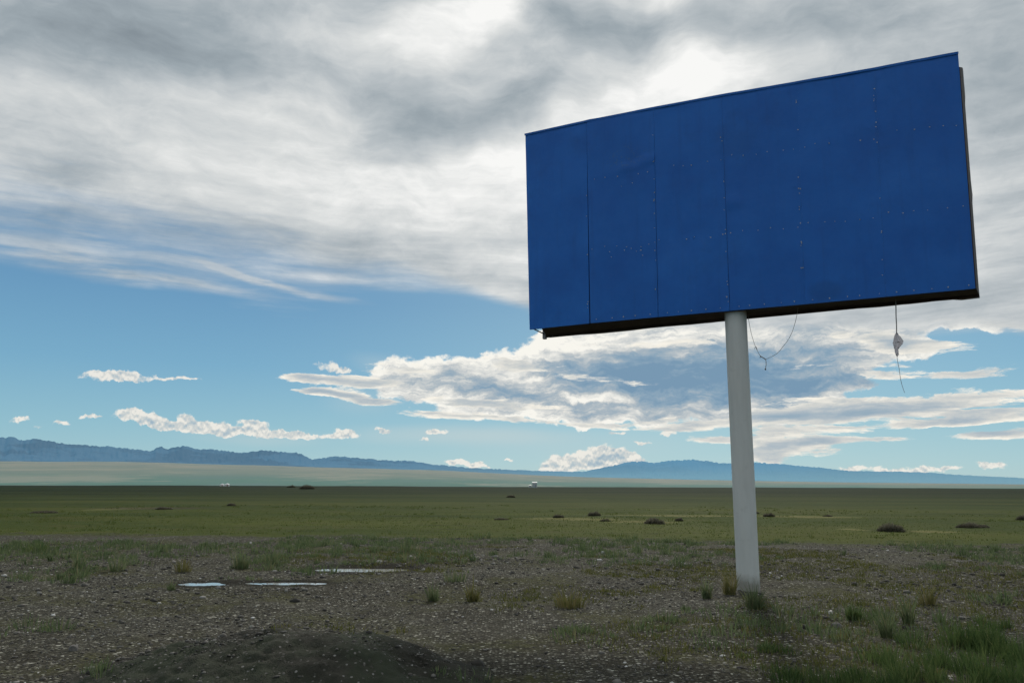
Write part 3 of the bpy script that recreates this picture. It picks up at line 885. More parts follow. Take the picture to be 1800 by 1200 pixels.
bar(on_board(965, 591, D2 - 0.06), on_board(1721, 519, D2 - 0.06), 0.05, 0.05, fm, 'beam', bill, side=bn)
bar(on_board(952, 576, 0.10), on_board(1712, 507.5, 0.10), 0.05, 0.035, fm, 'beam', bill, side=bn)
# end bracket and brace under the left end
bar(on_board(957.5, 580, D2 - .02), on_board(957.5, 596, D2 - .02), 0.07, 0.07, gm2, 'corner_bracket', bill, side=bn)
bar(on_board(938, 578, 0.04), on_board(957, 587, D2 - 0.08), 0.018, 0.018, fm, 'brace', bill)
# white sheet closing the back, its lower corner curling out
gridv = []; gridf = []
kq = [on_board(960, 594, D2 + .012), on_board(1721.2, 522, D2 + .012), on_board(1691.8, 120, D2 + .012), on_board(957, 287, D2 + .012)]
for b in range(31):
    for a in range(61):
        s, t = a / 60, b / 30
        p = (kq[0] * (1 - s) + kq[1] * s) * (1 - t) + (kq[3] * (1 - s) + kq[2] * s) * t
        edge_w = max(0, (s - 0.97) / 0.03)
        p = p + bu * edge_w * (0.03 * (float(fbm(t * 9, 2.0, 3)) - 0.5)) - bv * (0.03 * (float(fbm(s * 14, 7.0, 3)) - 0.4)) * max(0, 1 - t * 20)
        if s > 0.95 and t < 0.04:
            p = p + bn * 0.05 * (s - 0.95) / 0.05 - bv * 0.02
        gridv.append(p)
for b in range(30):
    for a in range(60):
        gridf.append((b * 61 + a + 1, b * 61 + a, (b + 1) * 61 + a, (b + 1) * 61 + a + 1))
mesh_obj('back_sheet', gridv, gridf, whm, bill, smooth=True)
# folded lip along the top
lipv = []; lipf = []
NL = 60
for a in range(NL + 1):
    x = 922.5 + (1684.5 - 922.5) * a / NL
    p = on_board(x, top_y(x))
    wob = 0.006 * (float(fbm(a * 0.35, 3.0, 2)) - 0.5) + (0.006 if 8 < a < 10 else 0)
    for (dn, dz_) in ((0.014, -0.035), (0.018, 0.004), (-0.03, 0.010), (-0.10, -0.02)):
        lipv.append(p + bn * dn + bv * (dz_ + wob))
for a in range(NL):
    for c in range(3):
        lipf.append((a * 4 + c, (a + 1) * 4 + c, (a + 1) * 4 + c + 1, a * 4 + c + 1))
mesh_obj('top_trim', lipv, lipf, bm_, bill, tint=np.full(len(lipv), 0.4))

# post
pm, p_, pb_ = new_mat('white_painted_post')
pp = p_.n('ShaderNodeNewGeometry').outputs['Position']
pn1 = p_.noise(p_.mapping(pp, scale=(1, 1, 0.12)), 9.0, 5, 0.6)
pn2 = p_.noise(pp, 5.0, 6, 0.65)
pc_ = p_.ramp(pn1, [(0.3, (0.56, 0.56, 0.535, 1)), (0.55, (0.61, 0.61, 0.585, 1)), (0.8, (0.65, 0.65, 0.625, 1))])
pc_ = p_.mix(p_.math('MULTIPLY', p_.maprange(pn2, 0.56, 0.72), 0.25), pc_, (0.40, 0.39, 0.36, 1))
zs = p_.sep(pp)[2]
pc_ = p_.mix(p_.math('MULTIPLY', p_.maprange(p_.math('ADD', zs, p_.math('MULTIPLY', pn2, -0.3)), 0.12, -0.1), 0.75), pc_, (0.20, 0.18, 0.14, 1))
p_.put(pb_.inputs['Base Color'], pc_)
pb_.inputs['Roughness'].default_value = 0.6
pbm = p_.n('ShaderNodeBump'); pbm.inputs['Strength'].default_value = 0.25; pbm.inputs['Distance'].default_value = 0.006
p_.put(pbm.inputs['Height'], p_.noise(pp, 40, 4)); p_.put(pb_.inputs['Normal'], pbm.outputs[0])
ztop = on_board(1292, 546)[2] + 0.5
vs = []; fs = []; SEG = 64
levels = np.linspace(-0.4, ztop, 14)
for z in levels:
    for k in range(SEG):
        a = 2 * math.pi * k / SEG
        vs.append((pole_c[0] + PR * math.cos(a), pole_c[1] + PR * math.sin(a), z))
for l in range(len(levels) - 1):
    for k in range(SEG):
        k2 = (k + 1) % SEG
        fs.append((l * SEG + k, l * SEG + k2, (l + 1) * SEG + k2, (l + 1) * SEG + k))
mesh_obj('post', vs, fs, pm, bill, smooth=True)


def tube(pts, rad_, seg=8):
    pts = [np.asarray(p, float) for p in pts]
    # smooth the polyline
    for _ in range(2):
        q = [pts[0]]
        for a, b in zip(pts[:-1], pts[1:]):
            q += [a * 0.75 + b * 0.25, a * 0.25 + b * 0.75]
        q.append(pts[-1]); pts = q
    vs = []; fs = []
    for i_, p in enumerate(pts):
        d = pts[min(i_ + 1, len(pts) - 1)] - pts[max(i_ - 1, 0)]; d /= np.linalg.norm(d) + 1e-9
        s = np.cross(d, bn); s /= np.linalg.norm(s) + 1e-9; t = np.cross(s, d)
        for k in range(seg):
            a = 2 * math.pi * k / seg
            vs.append(p + (s * math.cos(a) + t * math.sin(a)) * rad_)
    for i_ in range(len(pts) - 1):
        for k in range(seg):
            k2 = (k + 1) % seg
            fs.append((i_ * seg + k, i_ * seg + k2, (i_ + 1) * seg + k2, (i_ + 1) * seg + k))
    return vs, fs


DW = 0.35
wm_, wn_, wnb = new_mat('dull_wire')
wnb.inputs['Base Color'].default_value = (0.30, 0.28, 0.27, 1); wnb.inputs['Roughness'].default_value = 0.6
wroot = empty('hanging_wire', on_board(1345, 632, DW))
tag(wroot, 'thin loop of loose wire hanging under the board right of the white post', 'wire')
vs, fs = [], []
for pts, rad_ in (([(1314.5, 553), (1319, 580), (1325, 602), (1331, 616), (1337, 627)], 0.0036), ([(1336, 626), (1339, 627), (1346, 631.5)], 0.0085),
                  ([(1345, 631.5), (1358, 626), (1368, 620), (1376, 609), (1384, 600), (1392, 585), (1397, 570), (1402, 549), (1403, 537)], 0.0036),
                  ([(1346, 631), (1347, 640), (1345.5, 648)], 0.0055), ([(1331, 615), (1329.5, 609), (1327, 610), (1326, 613)], 0.0036), ([(1338, 627), (1336.5, 624), (1336, 629)], 0.005)):
    v2, f2 = tube([on_board(x, y, DW) for x, y in pts], rad_)
    fs += [tuple(q + len(vs) for q in f) for f in f2]; vs += v2
mesh_obj('wire_loop', vs, fs, wm_, wroot, smooth=True)
c0 = on_board(1345.5, 649, DW)
v2 = []; f2 = []
for k in range(8):
    for l in range(5):
        a = 2 * math.pi * k / 8; b = math.pi * (l + 0.5) / 5
        v2.append(c0 + np.array([math.cos(a) * math.sin(b) * .016, math.sin(a) * math.sin(b) * .016, math.cos(b) * .013]))
for k in range(8):
    for l in range(4):
        k2 = (k + 1) % 8; f2.append((k * 5 + l, k2 * 5 + l, k2 * 5 + l + 1, k * 5 + l + 1))
f2.append(tuple(k * 5 for k in range(8))); f2.append(tuple(k * 5 + 4 for k in range(7, -1, -1)))
dkm, dk_, dkb = new_mat('dark_plastic'); dkb.inputs['Base Color'].default_value = (0.03, 0.03, 0.03, 1)
mesh_obj('end_knob', v2, f2, dkm, wroot, smooth=True)

rg = empty('hanging_rag', on_board(1575, 530, DW))
tag(rg, 'torn scrap of pale plastic knotted on a cord below the right of the board', 'rag')
vs, fs = tube([on_board(x, y, DW) for x, y in [(1574, 522), (1575, 540), (1575, 556), (1576, 570), (1576, 588)]], 0.008)
mesh_obj('cord', vs, fs, wm_, rg, smooth=True)
vs, fs = tube([on_board(x, y, DW) for x, y in [(1576, 622), (1578, 636), (1581, 650), (1582.5, 664), (1585, 675), (1590, 690)]], 0.0036)
mesh_obj('loose_end', vs, fs, wm_, rg, smooth=True)
outl = [(585, 1574.5, 1577), (589, 1573, 1580), (594, 1571.2, 1584), (600, 1570, 1588), (603, 1569, 1586.5), (607, 1570.5, 1583.5), (611, 1572, 1582), (613, 1573, 1579), (618, 1573.5, 1579.3), (622, 1574.5, 1580), (625, 1576, 1579)]
vs = []; fs = []; NC = 9
for (y, xl, xr) in outl:
    for c in range(NC):
        s = c / (NC - 1)
        p = on_board(xl + (xr - xl) * s, y + 2 * math.sin(s * 9 + y), DW)
        p = p + bn * (0.018 * math.sin(s * 7 + y * 0.08) * (xr - xl) / 14)
        vs.append(p)
for r_i in range(len(outl) - 1):
    for c in range(NC - 1):
        fs.append((r_i * NC + c, r_i * NC + c + 1, (r_i + 1) * NC + c + 1, (r_i + 1) * NC + c))
ragm, rgt, rgb_ = new_mat('pale_plastic_scrap')
rgt.put(rgb_.inputs['Base Color'], rgt.ramp(rgt.noise(rgt.n('ShaderNodeNewGeometry').outputs['Position'], 25, 4), [(0.3, (0.62, 0.61, 0.63, 1)), (0.7, (0.78, 0.77, 0.79, 1))]))
rgb_.inputs['Roughness'].default_value = 0.6
rtr = rgt.n('ShaderNodeBsdfTranslucent'); rtr.inputs[0].default_value = (0.72, 0.70, 0.74, 1)
rms = rgt.n('ShaderNodeMixShader'); rms.inputs[0].default_value = 0.5
rgt.t.links.new(rgb_.outputs[0], rms.inputs[1]); rgt.t.links.new(rtr.outputs[0], rms.inputs[2])
rgt.t.links.new(rms.outputs[0], rgt.t.nodes['Material Output'].inputs[0])
rg_s = mesh_obj('scrap', vs, fs, ragm, rg, smooth=True)
so = rg_s.modifiers.new('solid', 'SOLIDIFY'); so.thickness = 0.006

# ------------------------------------------------------------------ earth mound
mdm, md, mdb = new_mat('dark_soil')
mdp = md.n('ShaderNodeNewGeometry').outputs['Position']
mdn = md.noise(mdp, 3.0, 6, 0.65); mdf = md.noise(mdp, 22.0, 6, 0.7)
mcol = md.ramp(mdn, [(0.3, (0.023, 0.022, 0.017, 1)), (0.55, (0.046, 0.044, 0.034, 1)), (0.75, (0.075, 0.069, 0.055, 1))])
mcol = md.mix(md.math('MULTIPLY', md.maprange(md.noise(mdp, 1.1, 5, .6), 0.42, 0.60), 0.7), mcol, (0.046, 0.056, 0.034, 1))
mv = md.voro(mdp, 34.0, out='Color'); mvd = md.voro(mdp, 34.0)
mcol = md.mix(md.math('MULTIPLY', md.maprange(mvd, 0.42, 0.3), md.maprange(md.sep(mv)[0], 0.80, 0.86)), mcol, md.ramp(md.sep(mv)[1], [(0, (0.05, 0.047, 0.04, 1)), (0.7, (0.15, 0.14, 0.125, 1)), (1, (0.3, 0.29, 0.27, 1))]))
md.put(mdb.inputs['Base Color'], mcol)
mdb.inputs['Roughness'].default_value = 0.95; mdb.inputs['Specular IOR Level'].default_value = 0.15
mdbm = md.n('ShaderNodeBump'); mdbm.inputs['Strength'].default_value = 1.0; mdbm.inputs['Distance'].default_value = 0.03
md.put(mdbm.inputs['Height'], mdf); md.put(mdb.inputs['Normal'], mdbm.outputs[0])
mcx, mcy, mrx, mry, mh = -1.90, 6.95, 1.78, 1.32, 0.40


def mound_h(x, y):
    d = np.sqrt(((x - mcx) / mrx) ** 2 + ((y - mcy) / mry) ** 2) * (1 + 0.22 * (fbm(x * 1.3 + 8, y * 1.3 + 3, 3) - 0.5))
    q = np.clip(1 - d, 0, 1)
    prof = q * q * (3 - 2 * q)
    prof = 0.55 * prof + 0.45 * np.clip(1 - d * d, 0, 1)
    n = (fbm(x * 1.7 + 4, y * 1.7 + 2, 5) - 0.5)
    return prof * mh * (1 + 0.35 * n) + n * 0.16 * np.clip(q * 3, 0, 1)


gx_ = np.linspace(mcx - mrx * 1.05, mcx + mrx * 1.05, 150); gy_ = np.linspace(mcy - mry * 1.05, mcy + mry * 1.05, 110)
XX, YY = np.meshgrid(gx_, gy_)
HH = mound_h(XX, YY)
ZZ = gz(XX, YY) + HH + (fbm(XX * 7, YY * 7, 4) - 0.5) * 0.06 + (fbm(XX * 19, YY * 19, 2) - 0.5) * 0.03 * (HH > 0.01) - 0.03 * (HH < 0.012)
n1, n2 = XX.shape
Vm = np.stack([XX.ravel(), YY.ravel(), ZZ.ravel()], 1)
ii, jj = np.meshgrid(np.arange(n1 - 1), np.arange(n2 - 1), indexing='ij')
fq = np.stack([ii * n2 + jj, ii * n2 + jj + 1, (ii + 1) * n2 + jj + 1, (ii + 1) * n2 + jj], -1).reshape(-1, 4)
keep = HH.ravel()[fq].max(1) > 0.0
fq = fq[keep]
used, inv = np.unique(fq, return_inverse=True)
tag(mesh_obj('earth_mound', Vm[used], inv.reshape(fq.shape), mdm, smooth=True), 'low mound of dark stony soil with a broad rounded top', 'mound')


def surf(x, y):
    return gz(x, y) + mound_h(np.asarray(x, float), np.asarray(y, float))


# ------------------------------------------------------------------ pebbles
def ico():
    t = (1 + 5 ** .5) / 2
    v = np.array([(-1, t, 0), (1, t, 0), (-1, -t, 0), (1, -t, 0), (0, -1, t), (0, 1, t), (0, -1, -t), (0, 1, -t), (t, 0, -1), (t, 0, 1), (-t, 0, -1), (-t, 0, 1)], float)
    v /= np.linalg.norm(v[0])
    f = np.array([(0, 11, 5), (0, 5, 1), (0, 1, 7), (0, 7, 10), (0, 10, 11), (1, 5, 9), (5, 11, 4), (11, 10, 2), (10, 7, 6), (7, 1, 8), (3, 9, 4), (3, 4, 2), (3, 2, 6), (3, 6, 8), (3, 8, 9), (4, 9, 5), (2, 4, 11), (6, 2, 10), (8, 6, 7), (9, 8, 1)])
    return v, f


iv, iff = ico()


def sector(n, r0, r1, a0=-38, a1=38):
    r = np.sqrt(rng.random(n) * (r1 * r1 - r0 * r0) + r0 * r0)
    a = np.radians(rng.uniform(a0, a1, n))
    return r * np.sin(a), r * np.cos(a)


px_, py_ = [], []
mx0 = rng.uniform(mcx - mrx, mcx + mrx, 2600); my0 = rng.uniform(mcy - 0.3, mcy + mry, 2600)
mk = mound_h(mx0, my0) > 0.02
px_.append(mx0[mk]); py_.append(my0[mk])
for n, r0, r1 in ((20000, 5.5, 11), (24000, 11, 18), (13000, 18, 26)):
    a, b = sector(n, r0, r1); px_.append(a); py_.append(b)
px_ = np.concatenate(px_); py_ = np.concatenate(py_)
ok = (py_ < edge_y(px_) - 0.2)
for (cx, cy, a, b) in pud:
    ok &= (((px_ - cx) / (a * 1.1)) ** 2 + ((py_ - cy) / (b * 1.3)) ** 2) > 1
clump = fbm(px_ * 0.8 + 5, py_ * 0.8 + 1, 3)
ok &= rng.random(len(px_)) < np.clip((clump - 0.25) * 2.4, 0.12, 1)
px_, py_ = px_[ok], py_[ok]
N = len(px_)
size = 0.0075 * np.exp(rng.normal(0, 0.55, N)) * np.clip(np.hypot(px_, py_) / 11, 0.9, 1.5)
size = np.where(rng.random(N) < 0.006, size * 2.2, size)
size = np.clip(size, 0.004, 0.06)
jit = 1 + rng.normal(0, 0.16, (N, 12, 3))
sc3 = np.stack([rng.uniform(0.8, 1.5, N), rng.uniform(0.7, 1.1, N), rng.uniform(0.35, 0.75, N)], 1) * size[:, None]
loc = iv[None] * jit * sc3[:, None, :]
ra = rng.uniform(0, 6.28, N)
c_, s_ = np.cos(ra)[:, None], np.sin(ra)[:, None]
lx = loc[:, :, 0] * c_ - loc[:, :, 1] * s_; ly = loc[:, :, 0] * s_ + loc[:, :, 1] * c_
Vp = np.stack([lx + px_[:, None], ly + py_[:, None], loc[:, :, 2] + (surf(px_, py_) + size * 0.2)[:, None]], -1).reshape(-1, 3)
Fp = (iff[None] + (np.arange(N) * 12)[:, None, None]).reshape(-1, 3)
tint = np.repeat(np.clip(rng.beta(1.4, 3.6, N) + (rng.random(N) < 0.025) * 0.5, 0, 1), 12)
pbm_, pt_, pbb = new_mat('pebble_stone')
atn = pt_.n('ShaderNodeAttribute', attribute_name='tint')
pt_.put(pbb.inputs['Base Color'], pt_.ramp(atn.outputs['Fac'], [(0.0, (0.030, 0.027, 0.022, 1)), (0.3, (0.075, 0.068, 0.057, 1)), (0.55, (0.16, 0.148, 0.128, 1)), (0.8, (0.36, 0.34, 0.31, 1)), (1.0, (0.72, 0.70, 0.67, 1))]))
pbb.inputs['Roughness'].default_value = 0.85
tag(mesh_obj('pebbles', Vp, Fp, pbm_, tint=tint), kind='stuff')


def rock(name, px, py, w_px, h_px, mat, label, seed):
    p = on_ground(px, py); r = np.random.default_rng(seed)
    k = np.linalg.norm(p - CAM) / F
    import bmesh
    b = bmesh.new(); bmesh.ops.create_icosphere(b, subdivisions=3, radius=1)
    for v in b.verts:
        c = np.array(v.co)
        n = float(fbm(c[0] * 1.3 + seed, c[1] * 1.3 + c[2], 3)) - 0.5
        m_ = 1 + 0.7 * n
        c = c * m_
        c = np.clip(c, -0.82, 0.86)
        v.co = (c[0] * w_px / 2 * k, c[1] * w_px * 0.4 * k, c[2] * h_px * 0.62 * k + h_px * 0.25 * k)
    me = bpy.data.meshes.new(name); b.to_mesh(me); b.free(); me.materials.append(mat)
    o = bpy.data.objects.new(name, me); C.objects.link(o)
    o.location = (p[0], p[1], float(surf(p[0], p[1]))); o.rotation_euler.z = r.uniform(0, 1)
    tag(o, label, 'stone')
    return o


stm, st_, stb = new_mat('weathered_stone')
stp = st_.n('ShaderNodeTexCoord').outputs['Object']
st_.put(stb.inputs['Base Color'], st_.ramp(st_.noise(stp, 14, 6, .65), [(0.3, (0.05, 0.045, 0.04, 1)), (0.5, (0.13, 0.12, 0.11, 1)), (0.75, (0.24, 0.225, 0.205, 1))]))
stb.inputs['Roughness'].default_value = 0.9
dsm, ds_, dsb = new_mat('dark_stone')
ds_.put(dsb.inputs['Base Color'], ds_.ramp(ds_.noise(ds_.n('ShaderNodeTexCoord').outputs['Object'], 14, 6, .65), [(0.3, (0.02, 0.017, 0.015, 1)), (0.7, (0.055, 0.045, 0.04, 1))]))
dsb.inputs['Roughness'].default_value = 0.9
pkm, pk_, pkb = new_mat('pale_stone'); pk_.put(pkb.inputs['Base Color'], pk_.ramp(pk_.noise(pk_.n('ShaderNodeTexCoord').outputs['Object'], 9, 5), [(0.3, (0.45, 0.43, 0.4, 1)), (0.7, (0.7, 0.68, 0.64, 1))]))
rock('stone', 1470, 1098, 16, 9, stm, 'grey flat stone on bare gravel, the largest right of the post', 3)
rock('stone', 1416, 1102, 11, 8, dsm, 'dark brown stone beside a larger grey one right of the post', 5)
rock('stone', 128, 1148, 14, 10, stm, 'grey stone half sunk left of the dark mound', 8)
rock('stone', 440, 954, 5, 4, pkm, 'small bright white stone on gravel near the steppe edge', 12)
rock('stone', 1060, 975, 6, 5, pkm, 'white stone among sparse weeds left of the post', 14)
rock('stone', 1460, 1078, 9, 6, pkm, 'pale stone on gravel above the largest grey one', 15)

# ------------------------------------------------------------------ grass
def leafmat(name, cols, trans=0.35):
    m, t, b = new_mat(name)
    a = t.n('ShaderNodeAttribute', attribute_name='tint').outputs['Fac']
    col = t.ramp(a, cols)
    t.put(b.inputs['Base Color'], col); b.inputs['Roughness'].default_value = 0.8; b.inputs['Specular IOR Level'].default_value = 0.15
    tr = t.n('ShaderNodeBsdfTranslucent'); t.put(tr.inputs[0], col)
    ms = t.n('ShaderNodeMixShader'); ms.inputs[0].default_value = trans
    t.t.links.new(b.outputs[0], ms.inputs[1]); t.t.links.new(tr.outputs[0], ms.inputs[2])
    t.t.links.new(ms.outputs[0], t.t.nodes['Material Output'].inputs[0])
    return m


grass_m = leafmat('steppe_grass', [(0.0, (0.045, 0.080, 0.026, 1)), (0.4, (0.080, 0.125, 0.040, 1)), (0.75, (0.125, 0.165, 0.055, 1)), (1.0, (0.22, 0.21, 0.10, 1))], 0.42)
weed_m = leafmat('grey_green_weed', [(0.0, (0.060, 0.090, 0.040, 1)), (0.5, (0.115, 0.155, 0.070, 1)), (0.85, (0.165, 0.200, 0.095, 1)), (1.0, (0.24, 0.22, 0.12, 1))], 0.42)
dry_m = leafmat('yellow_green_weed', [(0.0, (0.070, 0.080, 0.025, 1)), (0.5, (0.130, 0.135, 0.042, 1)), (1.0, (0.20, 0.17, 0.075, 1))], 0.42)


def blades(bx, by, h, lean, width, tint, azim=None):
    """one bent blade per entry; returns verts, quads, tint"""
    n = len(bx)
    az_ = rng.uniform(0, 2 * np.pi, n) if azim is None else azim
    wd = rng.uniform(0, np.pi, n)
    z0 = surf(bx, by) - 0.01
    ux, uy = np.cos(az_), np.sin(az_)
    wx, wy = np.cos(wd) * width / 2, np.sin(wd) * width / 2
    pts = []
    for (t, wk) in ((0.0, 0.8), (0.5, 1.0), (1.0, 0.12)):
        off = lean * h * t ** 1.6
        zc = z0 + h * t * np.sqrt(np.clip(1 - (lean * t) ** 2 * 0.5, 0.2, 1))
        for s in (-1, 1):
            pts.append(np.stack([bx + ux * off + s * wx * wk, by + uy * off + s * wy * wk, zc], 1))
    V_ = np.stack(pts, 1).reshape(-1, 3)
    b = (np.arange(n) * 6)[:, None]
    F_ = np.concatenate([b + np.array([[0, 1, 3, 2]]), b + np.array([[2, 3, 5, 4]])])
    return V_, F_, np.repeat(tint, 6)


def tuft_blades(cx, cy, n, spread, h, width, tint_mu, ry=None):
    ry = spread if ry is None else ry
    rad_ = np.sqrt(rng.random(n)); a = rng.uniform(0, 2 * np.pi, n)
    bx = cx + np.cos(a) * rad_ * spread; by = cy + np.sin(a) * rad_ * ry
    hh = h * rng.uniform(0.45, 1.05, n) * (1 - 0.45 * rad_)
    lean = np.clip(0.10 + 0.35 * rad_ + rng.normal(0, 0.10, n), 0, 0.8)
    return (bx, by, hh, lean, width * rng.uniform(0.7, 1.3, n), np.clip(rng.normal(tint_mu, 0.2, n), 0, 1), a + rng.normal(0, 0.6, n))


def join(parts):
    return blades(*[np.concatenate(c) for c in zip(*parts)])


# tufts one can tell apart: px, base py, half width px, height px, blades, material, label
TUFTS = [
    (422, 1000, 17, 34, 170, weed_m, 'tall grey-green tuft standing beyond the gap between the two near puddles'),
    (476, 992, 15, 28, 120, weed_m, 'upright thin tuft behind the middle puddle'),
    (300, 1036, 9, 15, 80, weed_m, 'small dark tuft at the left tip of the leftmost puddle'),
    (714, 972, 26, 26, 150, weed_m, 'wide pale bushy tuft just beyond the far puddle'),
    (761, 1048, 11, 30, 130, weed_m, 'narrow dark tuft on gravel, right of the far puddle and nearest to it'),
    (831, 1052, 13, 34, 130, dry_m, 'olive tuft fanning open beside a narrow dark one'),
    (800, 1022, 26, 24, 130, weed_m, 'broad sparse tuft growing behind the olive fan-shaped tuft'),
    (1243, 1050, 9, 36, 110, weed_m, 'slim upright tuft left of the white post, farther from it'),
    (1282, 1042, 14, 40, 110, dry_m, 'brownish straggly weeds close against the left of the white post'),
    (1327, 1072, 16, 36, 220, weed_m, 'dark dense tuft in front of the foot of the white post'),
    (1501, 1086, 13, 26, 220, grass_m, 'compact round bright green tuft on gravel beside the grey stone'),
    (1598, 1092, 12, 48, 120, weed_m, 'tall thin tuft with upright stems left of the big green clump'),
    (1560, 1118, 12, 44, 130, weed_m, 'spiky tuft at the upper edge of the long grass'),
    (1722, 1132, 62, 66, 900, grass_m, 'largest leafy green clump near the right edge'),
    (1630, 1062, 15, 34, 100, dry_m, 'thin yellowish tuft behind the tall upright stems'),
    (1000, 1064, 38, 30, 220, dry_m, 'spreading yellow-green weeds on gravel midway to the white post'),
    (72, 972, 38, 20, 200, grass_m, 'wide green clump at the far left of the gravel'),
    (136, 1002, 12, 24, 90, weed_m, 'slender tuft below the wide green clump at far left'),
    (322, 1006, 17, 24, 120, dry_m, 'brownish-green tuft behind the left end of the puddles'),
    (205, 1005, 16, 24, 100, weed_m, 'loose tuft left of the brownish-green one behind the puddles'),
]
for k, (x, y, hw, hp, n, m, lab) in enumerate(TUFTS):
    p = on_ground(x, y); kpx = np.linalg.norm(p - CAM) / F
    if n > 500:
        v, f, t = join([tuft_blades(p[0] + rng.normal(0, 0.45) * hw * kpx, p[1] + rng.normal(0.1, 0.4) * hw * kpx, 60, rng.uniform(0.07, 0.16), hp * kpx * rng.uniform(0.4, 0.95), 0.007, rng.uniform(0.1, 0.5)) for q_ in range(20)])
    else:
        v, f, t = join([tuft_blades(p[0], p[1], int(n * 0.45), hw * kpx * 0.7, hp * kpx * 1.5, 0.010, 0.7 if m is not grass_m else 0.45, ry=hw * kpx * 0.5)]
                       + [tuft_blades(p[0] + rng.uniform(-0.42, 0.42) * hw * kpx, p[1] + rng.uniform(-0.35, 0.35) * hw * kpx, int(n * 0.12), hw * kpx * 0.5, hp * kpx * rng.uniform(0.6, 1.15), 0.008, rng.uniform(0.45, 0.85)) for q_ in range(5)])
    tag(mesh_obj('grass_tuft', v, f, m, tint=t), lab, 'tuft')

# sparse weeds over the gravel
parts = []
cx, cy = sector(4600, 6.4, 26.5)
dens = fbm(cx * 0.33 + 31, cy * 0.33 + 7, 4) + np.where(cx > 0.5, 0.05, -0.04) + np.clip((cy - 14) / 80, -0.1, 0.12)
dens -= 0.25 * np.exp(-(((cx + 3.5) / 4) ** 2 + ((cy - 10) / 3.0) ** 2))
for x, y in zip(cx[dens > 0.56], cy[dens > 0.56]):
    if y > edge_y(x) or mound_h(x, y) > 0.01:
        continue
    if any(((x - a) / (c * 1.2)) ** 2 + ((y - b) / (d * 1.6)) ** 2 < 1 for a, b, c, d in pud):
        continue
    big = rng.random() < 0.22
    parts.append(tuft_blades(x, y, int(rng.integers(10, 26) * (1.8 if big else 1)), rng.uniform(0.05, 0.24), rng.uniform(0.08, 0.24) * (1.3 if big else 0.75), 0.007 + 0.0003 * y, rng.uniform(0.3, 0.7)))
v, f, t = join(parts)
tag(mesh_obj('weeds', v, f, weed_m, tint=t), kind='stuff')
# yellowish low growth in the foreground middle
parts = []
cx, cy = sector(6500, 6.4, 22, -16, 36)
dens = fbm(cx * 0.45 + 3, cy * 0.45 + 17, 4) + np.clip(cx * 0.02, -0.06, 0.05)
for x, y in zip(cx[dens > 0.5], cy[dens > 0.5]):
    if mound_h(x, y) > 0.01 and rng.random() < 0.9:
        continue
    parts.append(tuft_blades(x, y, int(rng.integers(9, 20)), rng.uniform(0.06, 0.22), rng.uniform(0.04, 0.11), 0.007 + 0.0003 * y, rng.uniform(0.1, 0.6)))
v, f, t = join(parts)
tag(mesh_obj('ground_cover', v, f, dry_m, tint=t), kind='stuff')
# long grass in the near right corner
parts = []
for (px0, py0, hw, hp, n) in [(1480, 1215, 70, 62, 900), (1600, 1220, 90, 70, 1500), (1740, 1215, 90, 80, 1500), (1560, 1170, 60, 50, 500), (1680, 1175, 90, 60, 900), (1790, 1160, 60, 70, 800), (1430, 1240, 60, 60, 500),
                             (1640, 1130, 40, 40, 250), (1760, 1100, 40, 50, 350), (1860, 1180, 70, 80, 700), (1380, 1150, 34, 22, 160), (1320, 1140, 40, 20, 160), (1370, 1190, 40, 30, 220)]:
    p = on_ground(px0, py0); kpx = np.linalg.norm(p - CAM) / F
    for s in range(max(3, n // 85)):
        ox, oy = rng.normal(0, 0.5) * hw * kpx, rng.normal(0, 0.6) * hw * kpx
        parts.append(tuft_blades(p[0] + ox, p[1] + oy, 70, rng.uniform(0.06, 0.17), hp * kpx * rng.uniform(0.45, 0.85), 0.0065, rng.uniform(0.15, 0.6)))
v, f, t = join(parts)
tag(mesh_obj('grass', v, f, grass_m, tint=t), kind='stuff')
# grass blades at the foot of the mound
parts = []
for k in range(46):
    px0 = rng.uniform(150, 420) if k < 26 else rng.uniform(420, 860)
    p = on_ground(px0, rng.uniform(1195, 1225))
    if mound_h(p[0], p[1]) > 0.1:
        continue
    parts.append(tuft_blades(p[0], p[1], 14, 0.08, rng.uniform(0.08, 0.2), 0.007, rng.uniform(0.4, 0.8)))
v, f, t = join(parts)
tag(mesh_obj('grass', v, f, weed_m, tint=t), kind='stuff')
# steppe turf near its edge
n = 120000
bx, by = sector(n, 21, 75, -37, 37)
ok = by > edge_y(bx) + (fbm(bx * 0.5, by * 0.5, 3) - 0.5) * 5
ok &= rng.random(n) < np.clip(fbm(bx * 0.25, by * 0.5, 3) * 1.9 - 0.35, 0.08, 1)
bx, by = bx[ok], by[ok]
hh = rng.uniform(0.02, 0.06, len(bx)) * np.clip((78 - np.hypot(bx, by)) / 45, 0.1, 1.0)
tt_ = np.clip(fbm(bx * 0.08 + 7, by * 0.2, 3) * 1.1 - 0.1 + rng.normal(0, 0.12, len(bx)), 0, 1)
v, f, t = blades(bx, by, hh, rng.uniform(0.1, 0.6, len(bx)), 0.010 + by * 0.0004, tt_)
turf_m = leafmat('short_turf', [(0.0, (0.065, 0.088, 0.024, 1)), (0.5, (0.100, 0.125, 0.033, 1)), (1.0, (0.150, 0.155, 0.048, 1))], 0.5)
tag(mesh_obj('turf', v, f, turf_m, tint=t), kind='stuff')

